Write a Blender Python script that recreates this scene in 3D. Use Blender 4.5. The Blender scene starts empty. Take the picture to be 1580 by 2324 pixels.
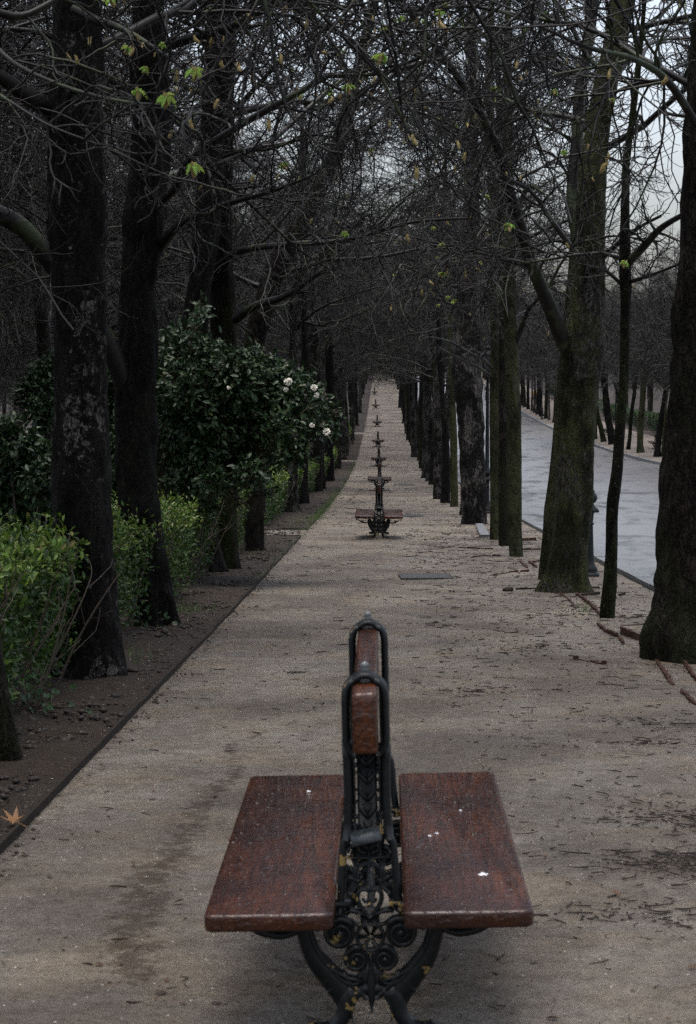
import bpy, bmesh, math, random
import numpy as np
from mathutils import Vector, Euler
R_ = math.radians
SC = bpy.context.scene
COL = SC.collection
F = 4519.0            # focal length in reference pixels (1580 x 2324 view of the picture), 70 mm on 36 mm
rng = np.random.default_rng(7)
random.seed(7)
CAMZ = 1.70

# ------------------------------------------------------------------ camera
cam_d = bpy.data.cameras.new('camera'); cam = bpy.data.objects.new('camera', cam_d); COL.objects.link(cam)
SC.camera = cam
cam.location = (0, 0, CAMZ)
PITCH = math.atan(297 / F); YAW = math.atan(78 / F)
cam.rotation_euler = (R_(90) - PITCH, 0, YAW)
cam_d.sensor_fit = 'VERTICAL'; cam_d.sensor_height = 36; cam_d.sensor_width = 24.5
cam_d.lens = 36 * F / 2324
cam_d.clip_start = .05; cam_d.clip_end = 4000
cam_d.dof.use_dof = True; cam_d.dof.focus_distance = 28; cam_d.dof.aperture_fstop = 11
CM = np.array(Euler((R_(90) - PITCH, 0, YAW)).to_matrix())

def at(x, y, d):
    """world point seen at reference pixel (x, y) whose distance along the path is d"""
    v = CM @ np.array([(x - 790) / F, -(y - 1162) / F, -1.0])
    v = v * (d / v[1])
    return np.array([v[0], v[1], v[2] + CAMZ])

# ------------------------------------------------------------------ ground profile (a shallow valley)
PY = np.array([-40, 0, 5, 20, 33.5, 50, 66.6, 82, 98.5, 112, 127, 145, 163, 182, 200, 216, 232, 262, 300, 330, 345, 4000.])
PZ = np.array([1.3, .19, .022, -.535, -.99, -1.54, -2.01, -2.36, -2.56, -2.62, -2.54, -2.38, -2.08, -1.66, -1.15, -.6, .03, 1.15, 2.35, 3.15, 3.3, 3.3])
_yy = np.arange(-40, 400, .5); _zz = np.interp(_yy, PY, PZ)
_k = np.hanning(23); _k /= _k.sum()
_zz = np.convolve(np.pad(_zz, 11, mode='edge'), _k, mode='valid')
def g(y): return np.interp(y, _yy, _zz)
def cross(x):
    return np.interp(x, [-1e3, 2.95, 3.2, 13, 13.01, 17.2, 30, 1e3], [0, 0, .03, .28, .40, .62, .75, .75])
BUMP = []   # (x, y, radius, height) soil mounds round the bench feet
def Z(x, y):
    x = np.asarray(x, float); y = np.asarray(y, float)
    z = g(y) + cross(x)
    for bx, by, br, bh in BUMP:
        z = z + bh * np.exp(-(((x - bx) / br) ** 2 + ((y - by) / (br * 1.6)) ** 2) ** 1.3)
    return z
def gpt(x, y):
    """ground point under reference pixel (x, y)"""
    lo, hi = 2.0, 340.0
    ds = np.concatenate([np.arange(2, 60, .05), np.arange(60, 345, .3)])
    v = CM @ np.array([(x - 790) / F, -(y - 1162) / F, -1.0])
    P = np.outer(ds / v[1], v); zz = P[:, 2] + CAMZ
    below = zz < Z(P[:, 0], P[:, 1])
    i = int(np.argmax(below)) if below.any() else len(ds) - 1
    return np.array([P[i, 0], P[i, 1], float(Z(P[i, 0], P[i, 1]))])

BENCH_D = [(5.66, -.024), (34.2, -.06), (67.5, -.10), (99.4, -.17), (128, -.28), (164, -.42), (201, -.68), (233, -.92)]
for by, bx in BENCH_D[1:]: BUMP.append((bx, by, .55, .06))

# ------------------------------------------------------------------ object helpers
def link(o, parent=None):
    COL.objects.link(o)
    if parent is not None: o.parent = parent
    return o
def tag(o, label=None, cat=None, group=None, kind=None):
    if label: o['label'] = label
    if cat: o['category'] = cat
    if group: o['group'] = group
    if kind: o['kind'] = kind
    return o
def empty(name, loc=(0, 0, 0), rz=0):
    o = bpy.data.objects.new(name, None); o.empty_display_size = .2
    o.location = [float(c) for c in loc]; o.rotation_euler = (0, 0, rz); return link(o)
def copy_tree(o, parent=None):
    c = o.copy(); COL.objects.link(c); c.parent = parent
    for ch in [x for x in o.children]: copy_tree(ch, c)
    return c

def nrm(v): return v / np.maximum(np.linalg.norm(v, axis=-1, keepdims=True), 1e-9)

class Geo:
    def __init__(s): s.V = []; s.F = []; s.M = []; s.n = 0
    def add(s, V, Fc, m=0):
        V = np.asarray(V, np.float32).reshape(-1, 3); Fc = np.asarray(Fc, np.int64)
        s.V.append(V); s.F.append(Fc + s.n); s.M.append(np.full(len(Fc), m, np.int32)); s.n += len(V)
    def tubes(s, P, R, sides=3, m=0, ref=None, cap=False):
        P = np.asarray(P, float); R = np.asarray(R, float)
        if P.ndim == 2: P = P[None]; R = R[None]
        B, n, _ = P.shape
        T = nrm(np.gradient(P, axis=1))
        ch = nrm(P[:, -1] - P[:, 0])
        if ref is None:
            a = np.where(np.abs(ch[:, 2:3]) < .8, np.array([[0, 0, 1.]]), np.array([[1., 0, 0]]))
            a = nrm(np.cross(ch, a))
        else: a = np.broadcast_to(np.asarray(ref, float), (B, 3))
        U = nrm(np.cross(T, a[:, None, :])); W = np.cross(T, U)
        ang = np.arange(sides) * 2 * np.pi / sides
        ring = P[:, :, None, :] + R[:, :, None, None] * (np.cos(ang)[:, None] * U[:, :, None, :] + np.sin(ang)[:, None] * W[:, :, None, :])
        V = ring.reshape(-1, 3)
        i = np.arange(n - 1)[:, None] * sides; j = np.arange(sides)[None]; k = (j + 1) % sides
        q = np.stack([i + j, i + k, i + sides + k, i + sides + j], -1).reshape(-1, 4)
        q = (q[None] + (np.arange(B) * n * sides)[:, None, None]).reshape(-1, 4)
        s.add(V, q, m)
        if cap:
            for b in range(B):
                for e in (0, n - 1):
                    base = b * n * sides + e * sides
                    f = [base + t for t in range(sides)]
                    if e == 0: f = f[::-1]
                    s.F.append(np.array([f]) + s.n - len(V)); s.M.append(np.array([m], np.int32))
    def box(s, c, size, m=0, rz=0, rx=0, ry=0, taper=0):
        sx, sy, sz = [t / 2 for t in size]
        v = np.array([[x, y, z] for z in (-sz, sz) for y in (-sy, sy) for x in (-sx, sx)], float)
        if taper: v[4:, :2] *= (1 - taper)
        M = np.array(Euler((rx, ry, rz)).to_matrix()); v = v @ M.T + np.array(c)
        s.add(v, [[0, 2, 3, 1], [4, 5, 7, 6], [0, 1, 5, 4], [2, 6, 7, 3], [0, 4, 6, 2], [1, 3, 7, 5]], m)
    def lathe(s, prof, c=(0, 0, 0), sides=20, m=0):
        prof = np.array(prof, float); n = len(prof); a = np.arange(sides) * 2 * np.pi / sides
        V = np.stack([prof[:, None, 0] * np.cos(a), prof[:, None, 0] * np.sin(a), np.repeat(prof[:, 1:2], sides, 1)], -1).reshape(-1, 3) + np.array(c)
        i = np.arange(n - 1)[:, None] * sides; j = np.arange(sides)[None]; k = (j + 1) % sides
        s.add(V, np.stack([i + j, i + k, i + sides + k, i + sides + j], -1).reshape(-1, 4), m)
    def stroke(s, uv, w, dy, y0=0, m=0, taper=None, closed=False, k=8):
        """band running through (u, v) points in the X-Z plane, elliptical section w wide, dy deep"""
        uv = np.array(uv, float)
        if len(uv) > 2 or closed: uv = smooth(uv, closed)
        n = len(uv)
        if closed: T = np.roll(uv, -1, 0) - np.roll(uv, 1, 0)
        else: T = np.gradient(uv, axis=0)
        T = nrm(T); Nn = np.stack([-T[:, 1], T[:, 0]], 1)
        ww = np.full(n, w) if taper is None else np.interp(np.linspace(0, 1, n), np.linspace(0, 1, len(taper)), taper) * w
        a = np.arange(k) * 2 * np.pi / k
        ca = np.sign(np.cos(a)) * np.abs(np.cos(a)) ** .8; sa = np.sin(a)
        pu = uv[:, None, :] + Nn[:, None, :] * (ww[:, None, None] / 2 * ca[None, :, None])
        V = np.stack([pu[..., 0], np.broadcast_to(y0 + sa * dy / 2, (n, k)), pu[..., 1]], -1).reshape(-1, 3)
        ii = np.arange(n if closed else n - 1); i = ii[:, None] * k; i2 = ((ii + 1) % n)[:, None] * k
        j = np.arange(k)[None]; kk = (j + 1) % k
        s.add(V, np.stack([i + j, i2 + j, i2 + kk, i + kk], -1).reshape(-1, 4), m)
        if not closed:
            for e in (0, n - 1):
                f = [e * k + t for t in range(k)]
                s.F.append(np.array([f]) + s.n - len(V)); s.M.append(np.array([m], np.int32))
    def mesh(s, name, mats, smooth=True):
        me = bpy.data.meshes.new(name)
        V = np.concatenate(s.V).astype(np.float32)
        me.vertices.add(len(V)); me.vertices.foreach_set('co', V.ravel())
        lens = np.concatenate([np.full(len(f), f.shape[1], np.int32) for f in s.F])
        idx = np.concatenate([f.ravel() for f in s.F]).astype(np.int32)
        st = np.concatenate([[0], np.cumsum(lens)[:-1]]).astype(np.int32)
        me.loops.add(len(idx)); me.loops.foreach_set('vertex_index', idx)
        me.polygons.add(len(lens)); me.polygons.foreach_set('loop_start', st); me.polygons.foreach_set('loop_total', lens)
        me.polygons.foreach_set('material_index', np.concatenate(s.M))
        me.polygons.foreach_set('use_smooth', np.full(len(lens), smooth, bool))
        me.update(calc_edges=True); me.validate()
        for mm in (mats if isinstance(mats, (list, tuple)) else [mats]): me.materials.append(mm)
        return me
    def build(s, name, mats, parent=None, smooth=True):
        return link(bpy.data.objects.new(name, s.mesh(name, mats, smooth)), parent)

def smooth(uv, closed=False, it=2):
    uv = np.asarray(uv, float)
    for _ in range(it):      # Chaikin
        if closed:
            nx = np.roll(uv, -1, 0); uv = np.stack([.75 * uv + .25 * nx, .25 * uv + .75 * nx], 1).reshape(-1, uv.shape[1])
        else:
            a, b = uv[:-1], uv[1:]
            mid = np.stack([.75 * a + .25 * b, .25 * a + .75 * b], 1).reshape(-1, uv.shape[1])
            uv = np.concatenate([uv[:1], mid[1:-1] if len(a) > 1 else mid, uv[-1:]])
    return uv

# ------------------------------------------------------------------ materials
class NT:
    def __init__(s, name):
        s.m = bpy.data.materials.new(name); s.m.use_nodes = True; s.t = s.m.node_tree
        s.b = s.t.nodes['Principled BSDF']; s.L = s.t.links
    def n(s, typ, **kw):
        o = s.t.nodes.new('ShaderNode' + typ)
        for k, v in kw.items():
            if k.startswith('_'): setattr(o, k[1:], v)
            else: o.inputs[k.replace('~', ' ')].default_value = v
        return o
    def l(s, a, b): s.L.new(a, b)
    def coord(s, scale=(1, 1, 1), rand=0):
        tc = s.n('TexCoord'); mp = s.n('Mapping'); mp.inputs['Scale'].default_value = scale
        s.l(tc.outputs['Object'], mp.inputs['Vector'])
        if rand:
            oi = s.n('ObjectInfo'); mm = s.n('Math', _operation='MULTIPLY'); mm.inputs[1].default_value = rand
            s.l(oi.outputs['Random'], mm.inputs[0]); cb = s.n('CombineXYZ')
            for i in range(3): s.l(mm.outputs[0], cb.inputs[i])
            s.l(cb.outputs[0], mp.inputs['Location'])
        return mp.outputs[0]
    def noise(s, vec, scale, detail=4, rough=.55, dist=0):
        o = s.n('TexNoise', Scale=scale, Detail=detail, Roughness=rough, Distortion=dist); s.l(vec, o.inputs['Vector']); return o.outputs['Fac']
    def ramp(s, fac, stops, interp='LINEAR'):
        o = s.n('ValToRGB'); o.color_ramp.interpolation = interp
        e = o.color_ramp.elements
        while len(e) < len(stops): e.new(.5)
        for i, (p, c) in enumerate(stops):
            e[i].position = p; e[i].color = (c, c, c, 1) if isinstance(c, (int, float)) else (*c, 1)
        s.l(fac, o.inputs['Fac']); return o.outputs['Color']
    def mix(s, fac, a, b, blend='MIX'):
        o = s.n('Mix', _data_type='RGBA', _blend_type=blend)
        for sock, v in ((o.inputs[0], fac), (o.inputs[6], a), (o.inputs[7], b)):
            if hasattr(v, 'is_linked') or hasattr(v, 'links'): s.l(v, sock)
            else: sock.default_value = v if isinstance(v, (int, float)) else (*v, 1)
        return o.outputs[2]
    def math(s, op, a, b=0., clamp=False):
        o = s.n('Math', _operation=op); o.use_clamp = clamp
        for i, v in enumerate((a, b)):
            if hasattr(v, 'links'): s.l(v, o.inputs[i])
            else: o.inputs[i].default_value = v
        return o.outputs[0]
    def color(s, c):
        if hasattr(c, 'links'): s.l(c, s.b.inputs['Base Color'])
        else: s.b.inputs['Base Color'].default_value = (*c, 1)
    def rough(s, r):
        if hasattr(r, 'links'): s.l(r, s.b.inputs['Roughness'])
        else: s.b.inputs['Roughness'].default_value = r
    def bump(s, h, strength=.5, dist=.01, prev=None):
        o = s.n('Bump', Strength=strength, Distance=dist); s.l(h, o.inputs['Height'])
        if prev is not None: s.l(prev, o.inputs['Normal'])
        s.l(o.outputs[0], s.b.inputs['Normal']); return o.outputs[0]

def bark(name, dark, light, moss, moss_amt, patch, patch_amt, crack=22, lichen=0):
    m = NT(name); v = m.coord((1, 1, 1), 37); vs = m.coord((1, 1, .30), 37); vl = m.coord((1, 1, .40), 37)
    fine = m.noise(vs, 70, 5, .7); mid = m.noise(vl, 9, 5, .6)
    r1 = m.math('ABSOLUTE', m.math('SUBTRACT', m.noise(vs, crack, 5, .6, .3), .5)); r2 = m.math('ABSOLUTE', m.math('SUBTRACT', m.noise(v, crack * 1.3, 4, .6, .2), .5))
    ck = m.math('MULTIPLY', m.ramp(r1, [(0, .0), (.055, 1.)]), m.ramp(r2, [(0, .45), (.03, 1.)]))
    c = m.mix(m.ramp(fine, [(.3, 0.), (.7, 1.)]), dark, light)
    c = m.mix(m.math('MULTIPLY', m.ramp(mid, [(.38, 0.), (.6, 1.)]), .6), c, tuple(x * .4 for x in dark))
    c = m.mix(m.math('MULTIPLY', m.ramp(m.noise(vl, 1.3, 3, .6), [(.42, 0.), (.60, 1.)]), .6), c, tuple(x * .5 for x in dark))
    pm = None
    if patch_amt:
        pv = m.coord((1, 1, .55), 37)
        pn = m.math('ADD', m.math('MULTIPLY', m.noise(pv, 3.2, 3, .6, .3), .52), m.math('MULTIPLY', m.noise(v, 20, 5, .75, .2), .48))
        pm = m.ramp(pn, [(.60 - patch_amt * .2, 0.), (.625 - patch_amt * .2, 1.)])
        c = m.mix(m.math('MULTIPLY', pm, m.ramp(m.noise(v, 50, 4, .7), [(.3, .25), (.65, 1.)])), c, patch)
    c = m.mix(m.math('MULTIPLY', m.math('SUBTRACT', 1, ck), .85), c, tuple(x * .3 for x in dark))
    if moss_amt:
        mn = m.math('ADD', m.math('MULTIPLY', m.noise(vl, 2.0, 4, .6), .60), m.math('MULTIPLY', m.noise(v, 46, 4, .75), .40))
        mm = m.ramp(mn, [(.57 - moss_amt * .20, 0.), (.62 - moss_amt * .16, 1.)])
        if pm is not None: mm = m.math('MULTIPLY', mm, m.math('SUBTRACT', 1, m.math('MULTIPLY', pm, .85)))
        mc = m.mix(m.ramp(m.noise(v, 75, 4, .75), [(.35, 0.), (.68, 1.)]), tuple(x * .28 for x in moss), tuple(x * 1.3 for x in moss))
        c = m.mix(m.math('MULTIPLY', mm, .9), c, mc)
    if moss_amt > .8:
        c = m.mix(m.math('MULTIPLY', m.ramp(m.noise(vl, 2.9, 4, .65), [(.48, 0.), (.60, 1.)]), .72), c, tuple(x * .7 for x in dark))
    if lichen:
        lm = m.ramp(m.noise(v, 38, 2, .5), [(.66, 0.), (.70, 1.)])
        c = m.mix(m.math('MULTIPLY', lm, lichen), c, (.12, .14, .10))
    m.color(c); m.rough(m.ramp(mid, [(.3, .45), (.7, .8)]))
    m.b.inputs['Specular IOR Level'].default_value = .07
    h = m.math('ADD', m.math('MULTIPLY', ck, .8), m.math('MULTIPLY', fine, .8))
    m.bump(h, 1.0, .035)
    return m.m
M_BLACK = bark('wet_black_bark', (0.005278, 0.005127, 0.005278), (0.02413, 0.02227, 0.02134), (0.0174, 0.0203, 0.0116), .1, (0.116, 0.1102, 0.1044), .0)
M_SCAR = bark('black_bark_pale_scars', (0.005278, 0.005127, 0.005278), (0.02413, 0.02227, 0.02134), (0.0174, 0.0203, 0.0116), .05, (0.1392, 0.1305, 0.1247), .30)
M_BROWN = bark('brown_bark', (0.00696, 0.005916, 0.004872), (0.03898, 0.03004, 0.02436), (0.01972, 0.02436, 0.01044), .42, (0.0522, 0.0464, 0.0406), .1, 15)
M_MOSS = bark('mossy_bark', (0.0058, 0.0058, 0.00464), (0.0406, 0.03735, 0.03086), (0.06756, 0.07645, 0.03053), .95, (0.0928, 0.087, 0.0812), .36, 22, .3)
M_GREEN = bark('green_smooth_bark', (0.00812, 0.00928, 0.00464), (0.0406, 0.04466, 0.02274), (0.05568, 0.06043, 0.02775), 1.1, (0.058, 0.0638, 0.0464), .2, 7, .45)
M_GREY = bark('grey_bark_far_haze', (0.00464, 0.004524, 0.00435), (0.06656, 0.06186, 0.05794), (0.0174, 0.0232, 0.0116), .1, (0.1218, 0.1137, 0.1056), .5, 18)  # near trunks are truly grey; on far row trunks this grey imitates haze
M_DARKMOSS = bark('dark_bark_moss_spots', (0.00348, 0.00348, 0.0029), (0.01508, 0.01392, 0.00928), (0.0261, 0.0348, 0.00812), .35, (0.058, 0.058, 0.0464), .0, 24, .5)

def twig_mat(name, a, b, moss, amt):
    m = NT(name); v = m.coord((1, 1, 1), 11)
    n = m.noise(v, 2.3, 3); f = m.noise(v, 45, 2)
    c = m.mix(f, a, b)
    c = m.mix(m.ramp(n, [(.62 - amt * .3, 0.), (.70 - amt * .3, 1.)]), c, moss)
    m.color(c); m.rough(.45); m.b.inputs['Specular IOR Level'].default_value = .2
    return m.m
M_TWIG = twig_mat('wet_twig_bark', (.004, .0036, .0035), (.016, .013, .012), (.02, .024, .014), .15)
M_LIMB = twig_mat('mossy_limb_bark', (.0045, .0042, .004), (.017, .016, .014), (.034, .044, .022), .30)

def leaf_mat(name, cols, rough=.35, trans=.25):
    m = NT(name); gm = m.n('NewGeometry')
    c = m.ramp(gm.outputs['Random Per Island'], [(i / max(1, len(cols) - 1), c) for i, c in enumerate(cols)])
    m.color(c); m.rough(rough); m.b.inputs['Specular IOR Level'].default_value = .26
    if trans:
        t = m.n('BsdfTranslucent'); m.l(c, t.inputs['Color']); mx = m.n('MixShader'); mx.inputs[0].default_value = trans
        m.l(m.b.outputs[0], mx.inputs[1]); m.l(t.outputs[0], mx.inputs[2]); m.l(mx.outputs[0], m.t.nodes['Material Output'].inputs['Surface'])
    return m.m
M_HEDGE = leaf_mat('hedge_leaf', [(.008, .023, .006), (.022, .055, .010), (.042, .090, .014), (.014, .036, .008), (.058, .096, .016)], .32)
M_YOUNG = leaf_mat('young_hedge_leaf', [(.06, .12, .016), (.11, .175, .025), (.075, .135, .02), (.12, .11, .035)])
M_SHRUB = leaf_mat('evergreen_leaf', [(.010, .024, .011), (.014, .034, .012), (.023, .048, .016), (.010, .024, .011), (.032, .045, .014)], .42, .12)
M_IVY = leaf_mat('ivy_leaf', [(.012, .034, .012), (.024, .055, .02)], .35, .2)
M_BUD = leaf_mat('bud_scale', [(.30, .20, .08), (.36, .27, .12), (.26, .26, .10)], .5, .3)
M_SPROUT = leaf_mat('fresh_leaf', [(.14, .30, .04), (.20, .34, .06), (.26, .34, .07)], .45, .4)
M_GRASS = leaf_mat('grass_blade', [(.04, .08, .02), (.07, .11, .03), (.05, .09, .02)], .5, .2)

def simple(name, c, r=.6, spec=.5, metal=0, var=.25, scale=30, bump=.0, bs=60):
    m = NT(name); v = m.coord(); f = m.noise(v, scale, 4)
    m.color(m.mix(f, tuple(x * (1 - var) for x in c), tuple(x * (1 + var) for x in c))); m.rough(r)
    m.b.inputs['Specular IOR Level'].default_value = spec; m.b.inputs['Metallic'].default_value = metal
    if bump: m.bump(m.noise(v, bs, 4), bump, .004)
    return m.m

def gravel(name, a, b, wetc, pink, attr=True, wet_bias=0.):
    m = NT(name); v = m.coord()
    grain = m.noise(v, 170, 3, .75); g2 = m.noise(v, 55, 4, .7); mid = m.noise(v, 5.5, 6, .7); big = m.noise(v, .8, 5, .6, .5)
    vst = m.coord((.55, 1.6, 1)); streak = m.noise(vst, 7, 6, .75, .6)
    c = m.mix(m.ramp(m.math('ADD', m.math('MULTIPLY', grain, .5), m.math('MULTIPLY', g2, .5)), [(.36, 0.), (.64, 1.)]), tuple(x * .64 for x in a), tuple(x * 1.28 for x in b))
    c = m.mix(m.ramp(m.noise(v, 1.7, 4, .65, .4), [(.42, 0.), (.6, 1.)]), c, (1., .93, .84), 'MULTIPLY')
    c = m.mix(m.ramp(m.noise(v, 11, 5, .75, .5), [(.46, 0.), (.62, .6)]), c, (.55, .50, .46), 'MULTIPLY')
    c = m.mix(m.ramp(big, [(.38, 0.), (.62, .95)]), c, pink, 'MULTIPLY')
    c = m.mix(m.math('MULTIPLY', m.ramp(m.math('ADD', m.math('MULTIPLY', mid, .5), m.math('MULTIPLY', g2, .5)), [(.5, 0.), (.66, 1.)]), .6), c, tuple(x * .55 for x in a))
    # scattered dark crumbs and pale grit
    vo = m.n('TexVoronoi', Scale=42.); m.l(v, vo.inputs['Vector'])
    spk = m.math('LESS_THAN', vo.outputs['Distance'], .16)
    sep = m.n('SeparateColor'); m.l(vo.outputs['Color'], sep.inputs[0])
    c = m.mix(m.math('MULTIPLY', spk, m.math('GREATER_THAN', sep.outputs[0], .72)), c, tuple(x * .3 for x in a))
    c = m.mix(m.math('MULTIPLY', spk, m.math('LESS_THAN', sep.outputs[0], .07)), c, (.5, .47, .42))
    wm = m.ramp(streak, [(.56, 0.), (.72, .62)])
    if attr:
        at_ = m.n('Attribute', _attribute_name='wet')
        w2 = m.math('ADD', at_.outputs['Fac'], m.math('MULTIPLY', m.math('SUBTRACT', m.noise(v, 14, 6, .75), .5), 3.0))
        w2 = m.ramp(w2, [(.52, 0.), (.85, .85)])
        wm = m.math('MAXIMUM', m.math('MULTIPLY', wm, .8), w2)
    c = m.mix(wm, c, wetc, 'MULTIPLY')
    m.color(c); m.rough(m.mix(wm, (.72, .72, .72), (.42, .42, .42)))
    m.b.inputs['Specular IOR Level'].default_value = .18
    h = m.math('ADD', m.math('MULTIPLY', grain, .35), m.math('ADD', m.math('MULTIPLY', g2, .6), m.math('MULTIPLY', mid, 1.2)))
    m.bump(h, .85, .018)
    return m.m
M_PATH = gravel('sandy_gravel', (.122, .110, .093), (.180, .164, .140), (.42, .35, .28), (.50, .48, .485))
M_PAVE = gravel('far_gravel', (.10, .09, .078), (.14, .127, .112), (.55, .5, .45), (.93, .88, .88), False)
M_SOIL = gravel('dark_wet_soil', (.013, .0098, .0072), (.034, .026, .020), (.45, .4, .36), (.85, .8, .8), False)

def asphalt():
    m = NT('wet_asphalt'); v = m.coord(); grain = m.noise(v, 90, 3, .8)
    vst = m.coord((1.1, .22, 1)); st = m.noise(vst, 1.4, 6, .65, .8); vb = m.coord((.25, .1, 1)); big = m.noise(vb, 1.5, 4, .6)
    c = m.mix(grain, (.062, .060, .059), (.108, .105, .103))
    wm = m.ramp(m.math('ADD', m.math('MULTIPLY', st, .65), m.math('MULTIPLY', big, .35)), [(.47, 0.), (.62, 1.)])
    c = m.mix(wm, c, (.25, .25, .25), 'MULTIPLY')
    m.color(c); m.rough(m.mix(wm, (.34, .34, .34), (.6, .6, .6))); m.l(m.math('SUBTRACT', .5, m.math('MULTIPLY', wm, .24)), m.b.inputs['Specular IOR Level'])
    m.bump(grain, .12, .004); return m.m
M_ASPH = asphalt()
M_KERB = simple('granite_kerb', (.10, .107, .112), .6, .3, var=.35, scale=25, bump=.4)
M_SLAB = simple('grey_slab', (.040, .041, .042), .7, .25, var=.6, scale=40, bump=.5)
M_TERRA = simple('terracotta', (.036, .018, .012), .85, .15, var=.8, scale=25, bump=.6)
M_BRICKD = simple('weathered_brick', (.026, .020, .015), .85, .15, var=.7, scale=25, bump=.6)
M_EDGE = simple('rusty_edging', (.018, .014, .011), .8, .15, var=.6, scale=15, bump=.4)
M_LAMP = simple('dark_green_iron', (.005, .007, .0075), .5, .2, var=.2)
M_GLASS = simple('dull_lantern_glass', (.03, .032, .034), .3, .3, var=.2)
M_STICK = simple('stick_bark', (.024, .016, .011), .65, .3, var=.6, scale=6)
M_CRUMB = leaf_mat('leaf_crumbs', [(.03, .018, .012), (.08, .04, .02), (.04, .028, .02), (.10, .08, .055)], .6, 0)
M_STONE = leaf_mat('pebbles', [(.03, .028, .026), (.22, .20, .17), (.13, .12, .105), (.015, .015, .015), (.09, .045, .03)], .6, 0)
M_CLOD = leaf_mat('soil_clods', [(.010, .008, .007), (.03, .024, .02), (.018, .014, .012)], .65, 0)
M_FLOWER = leaf_mat('white_petals', [(.75, .74, .66), (.82, .80, .72)], .6, .2)
M_DEADLEAF = leaf_mat('dead_leaf', [(.16, .08, .035), (.2, .11, .05)], .5, .2)

def bench_iron():
    m = NT('black_cast_iron'); v = m.coord(); n = m.noise(v, 16, 5, .6); f = m.noise(v, 60, 4)
    c = m.mix(f, (.004, .005, .0055), (.010, .012, .013))
    sepz = m.n('SeparateXYZ'); m.l(v, sepz.inputs[0])
    low = m.ramp(sepz.outputs[2], [(.28, 1.), (.6, .55)])
    chip = m.ramp(m.math('MULTIPLY', n, m.math('ADD', m.math('MULTIPLY', low, .12), .9)), [(.622, 0.), (.64, 1.)])
    c = m.mix(chip, c, (.20, .14, .05))
    m.color(c); m.rough(m.mix(f, (.30, .30, .30), (.5, .5, .5))); m.b.inputs['Specular IOR Level'].default_value = .22
    m.bump(f, .35, .003); return m.m
M_IRON = bench_iron()
M_KNOB = simple('worn_iron', (.09, .10, .105), .35, .5, metal=.2)
M_PLAQ = simple('grey_plaque_metal', (.022, .027, .03), .4, .5, bump=.5)
def bench_wood():
    m = NT('wet_varnished_wood'); v = m.coord((9, .5, 9)); vo = m.coord()
    gr = m.noise(v, 9, 6, .7, .5); big = m.noise(m.coord((1, .6, 1), 9), 3.2, 4, .6)
    c = m.mix(m.ramp(gr, [(.34, 0.), (.66, 1.)]), (.010, .0028, .0014), (.082, .0235, .0070))
    c = m.mix(m.ramp(big, [(.40, 0.), (.62, .85)]), c, (.014, .0045, .003))
    vd = m.coord((.5, 1.25, 1)); film = m.noise(vd, 44, 3, .6, .4); bead = m.noise(vo, 90, 1, .5)
    fm = m.ramp(film, [(.45, 0.), (.60, 1.)]); bm_ = m.ramp(bead, [(.62, 0.), (.70, 1.)])
    m.color(c)
    m.rough(m.mix(fm, (.26, .26, .26), (.07, .07, .07)))
    m.b.inputs['Specular IOR Level'].default_value = .42
    m.bump(m.math('ADD', m.math('ADD', m.math('MULTIPLY', fm, .8), m.math('MULTIPLY', bm_, .7)), m.math('MULTIPLY', gr, .15)), .6, .0022)
    return m.m
M_WOOD = bench_wood()
M_DROP = simple('bird_dropping', (.6, .6, .62), .6, .4)

# ------------------------------------------------------------------ setting sheets
def ygrid(y0, y1, k=.012, mn=.05):
    ys = [y0]
    while ys[-1] < y1: ys.append(ys[-1] + max(mn, abs(ys[-1]) * k))
    ys[-1] = y1; return np.array(ys)
def relief(X, Y, amp):
    return amp * (np.sin(X * 3.1 + np.sin(Y * 1.7) * 1.3) * np.sin(Y * 2.3 + X) + .6 * np.sin(X * 7.7 + Y * 3.9 + 1) * np.sin(Y * 6.1 - X * 2.2) + .35 * np.sin(X * 17 + 3 * np.sin(Y * 5)) * np.sin(Y * 15 + X * 4))
def sheet(name, xs, ys, off, mat, amp=0., kind='structure', wet=None, label=None):
    X, Y = np.meshgrid(xs, ys); Zz = Z(X, Y) + off + (relief(X, Y, amp) if amp else 0)
    n, mcol = X.shape
    V = np.stack([X, Y, Zz], -1).reshape(-1, 3)
    i = np.arange(n - 1)[:, None] * mcol; j = np.arange(mcol - 1)[None]
    q = np.stack([i + j, i + j + 1, i + mcol + j + 1, i + mcol + j], -1).reshape(-1, 4)
    G = Geo(); G.add(V, q); o = G.build(name, mat); tag(o, kind=kind)
    if wet is not None:
        a = o.data.attributes.new('wet', 'FLOAT', 'POINT'); a.data.foreach_set('value', wet(X, Y).ravel().astype(np.float32))
    return o

def polydist(X, Y, pts):
    D = np.full(X.shape, 1e9)
    for (x0, y0, w0), (x1, y1, w1) in zip(pts[:-1], pts[1:]):
        dx, dy = x1 - x0, y1 - y0; t = np.clip(((X - x0) * dx + (Y - y0) * dy) / (dx * dx + dy * dy + 1e-9), 0, 1)
        d = np.hypot(X - x0 - t * dx, Y - y0 - t * dy) / (w0 + t * (w1 - w0)); D = np.minimum(D, d)
    return D
_tr = [(690, 1630, .02), (600, 1665, .03), (520, 1690, .045), (540, 1750, .06), (470, 1820, .07), (410, 1920, .09), (340, 2010, .13), (290, 2120, .14), (310, 2230, .10)]
TR = [(*gpt(x, y)[:2], w) for x, y, w in _tr]
_st = [[(1570, 1650, .12), (1480, 1680, .10)], [(1580, 1950, .15), (1480, 1930, .08)], [(790, 1140, .10), (820, 1110, .12)], [(770, 1150, .1), (750, 1165, .07)], [(880, 1240, .1), (1010, 1250, .1)]]
ST = [[(*gpt(x, y)[:2], w) for x, y, w in s] for s in _st]
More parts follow.
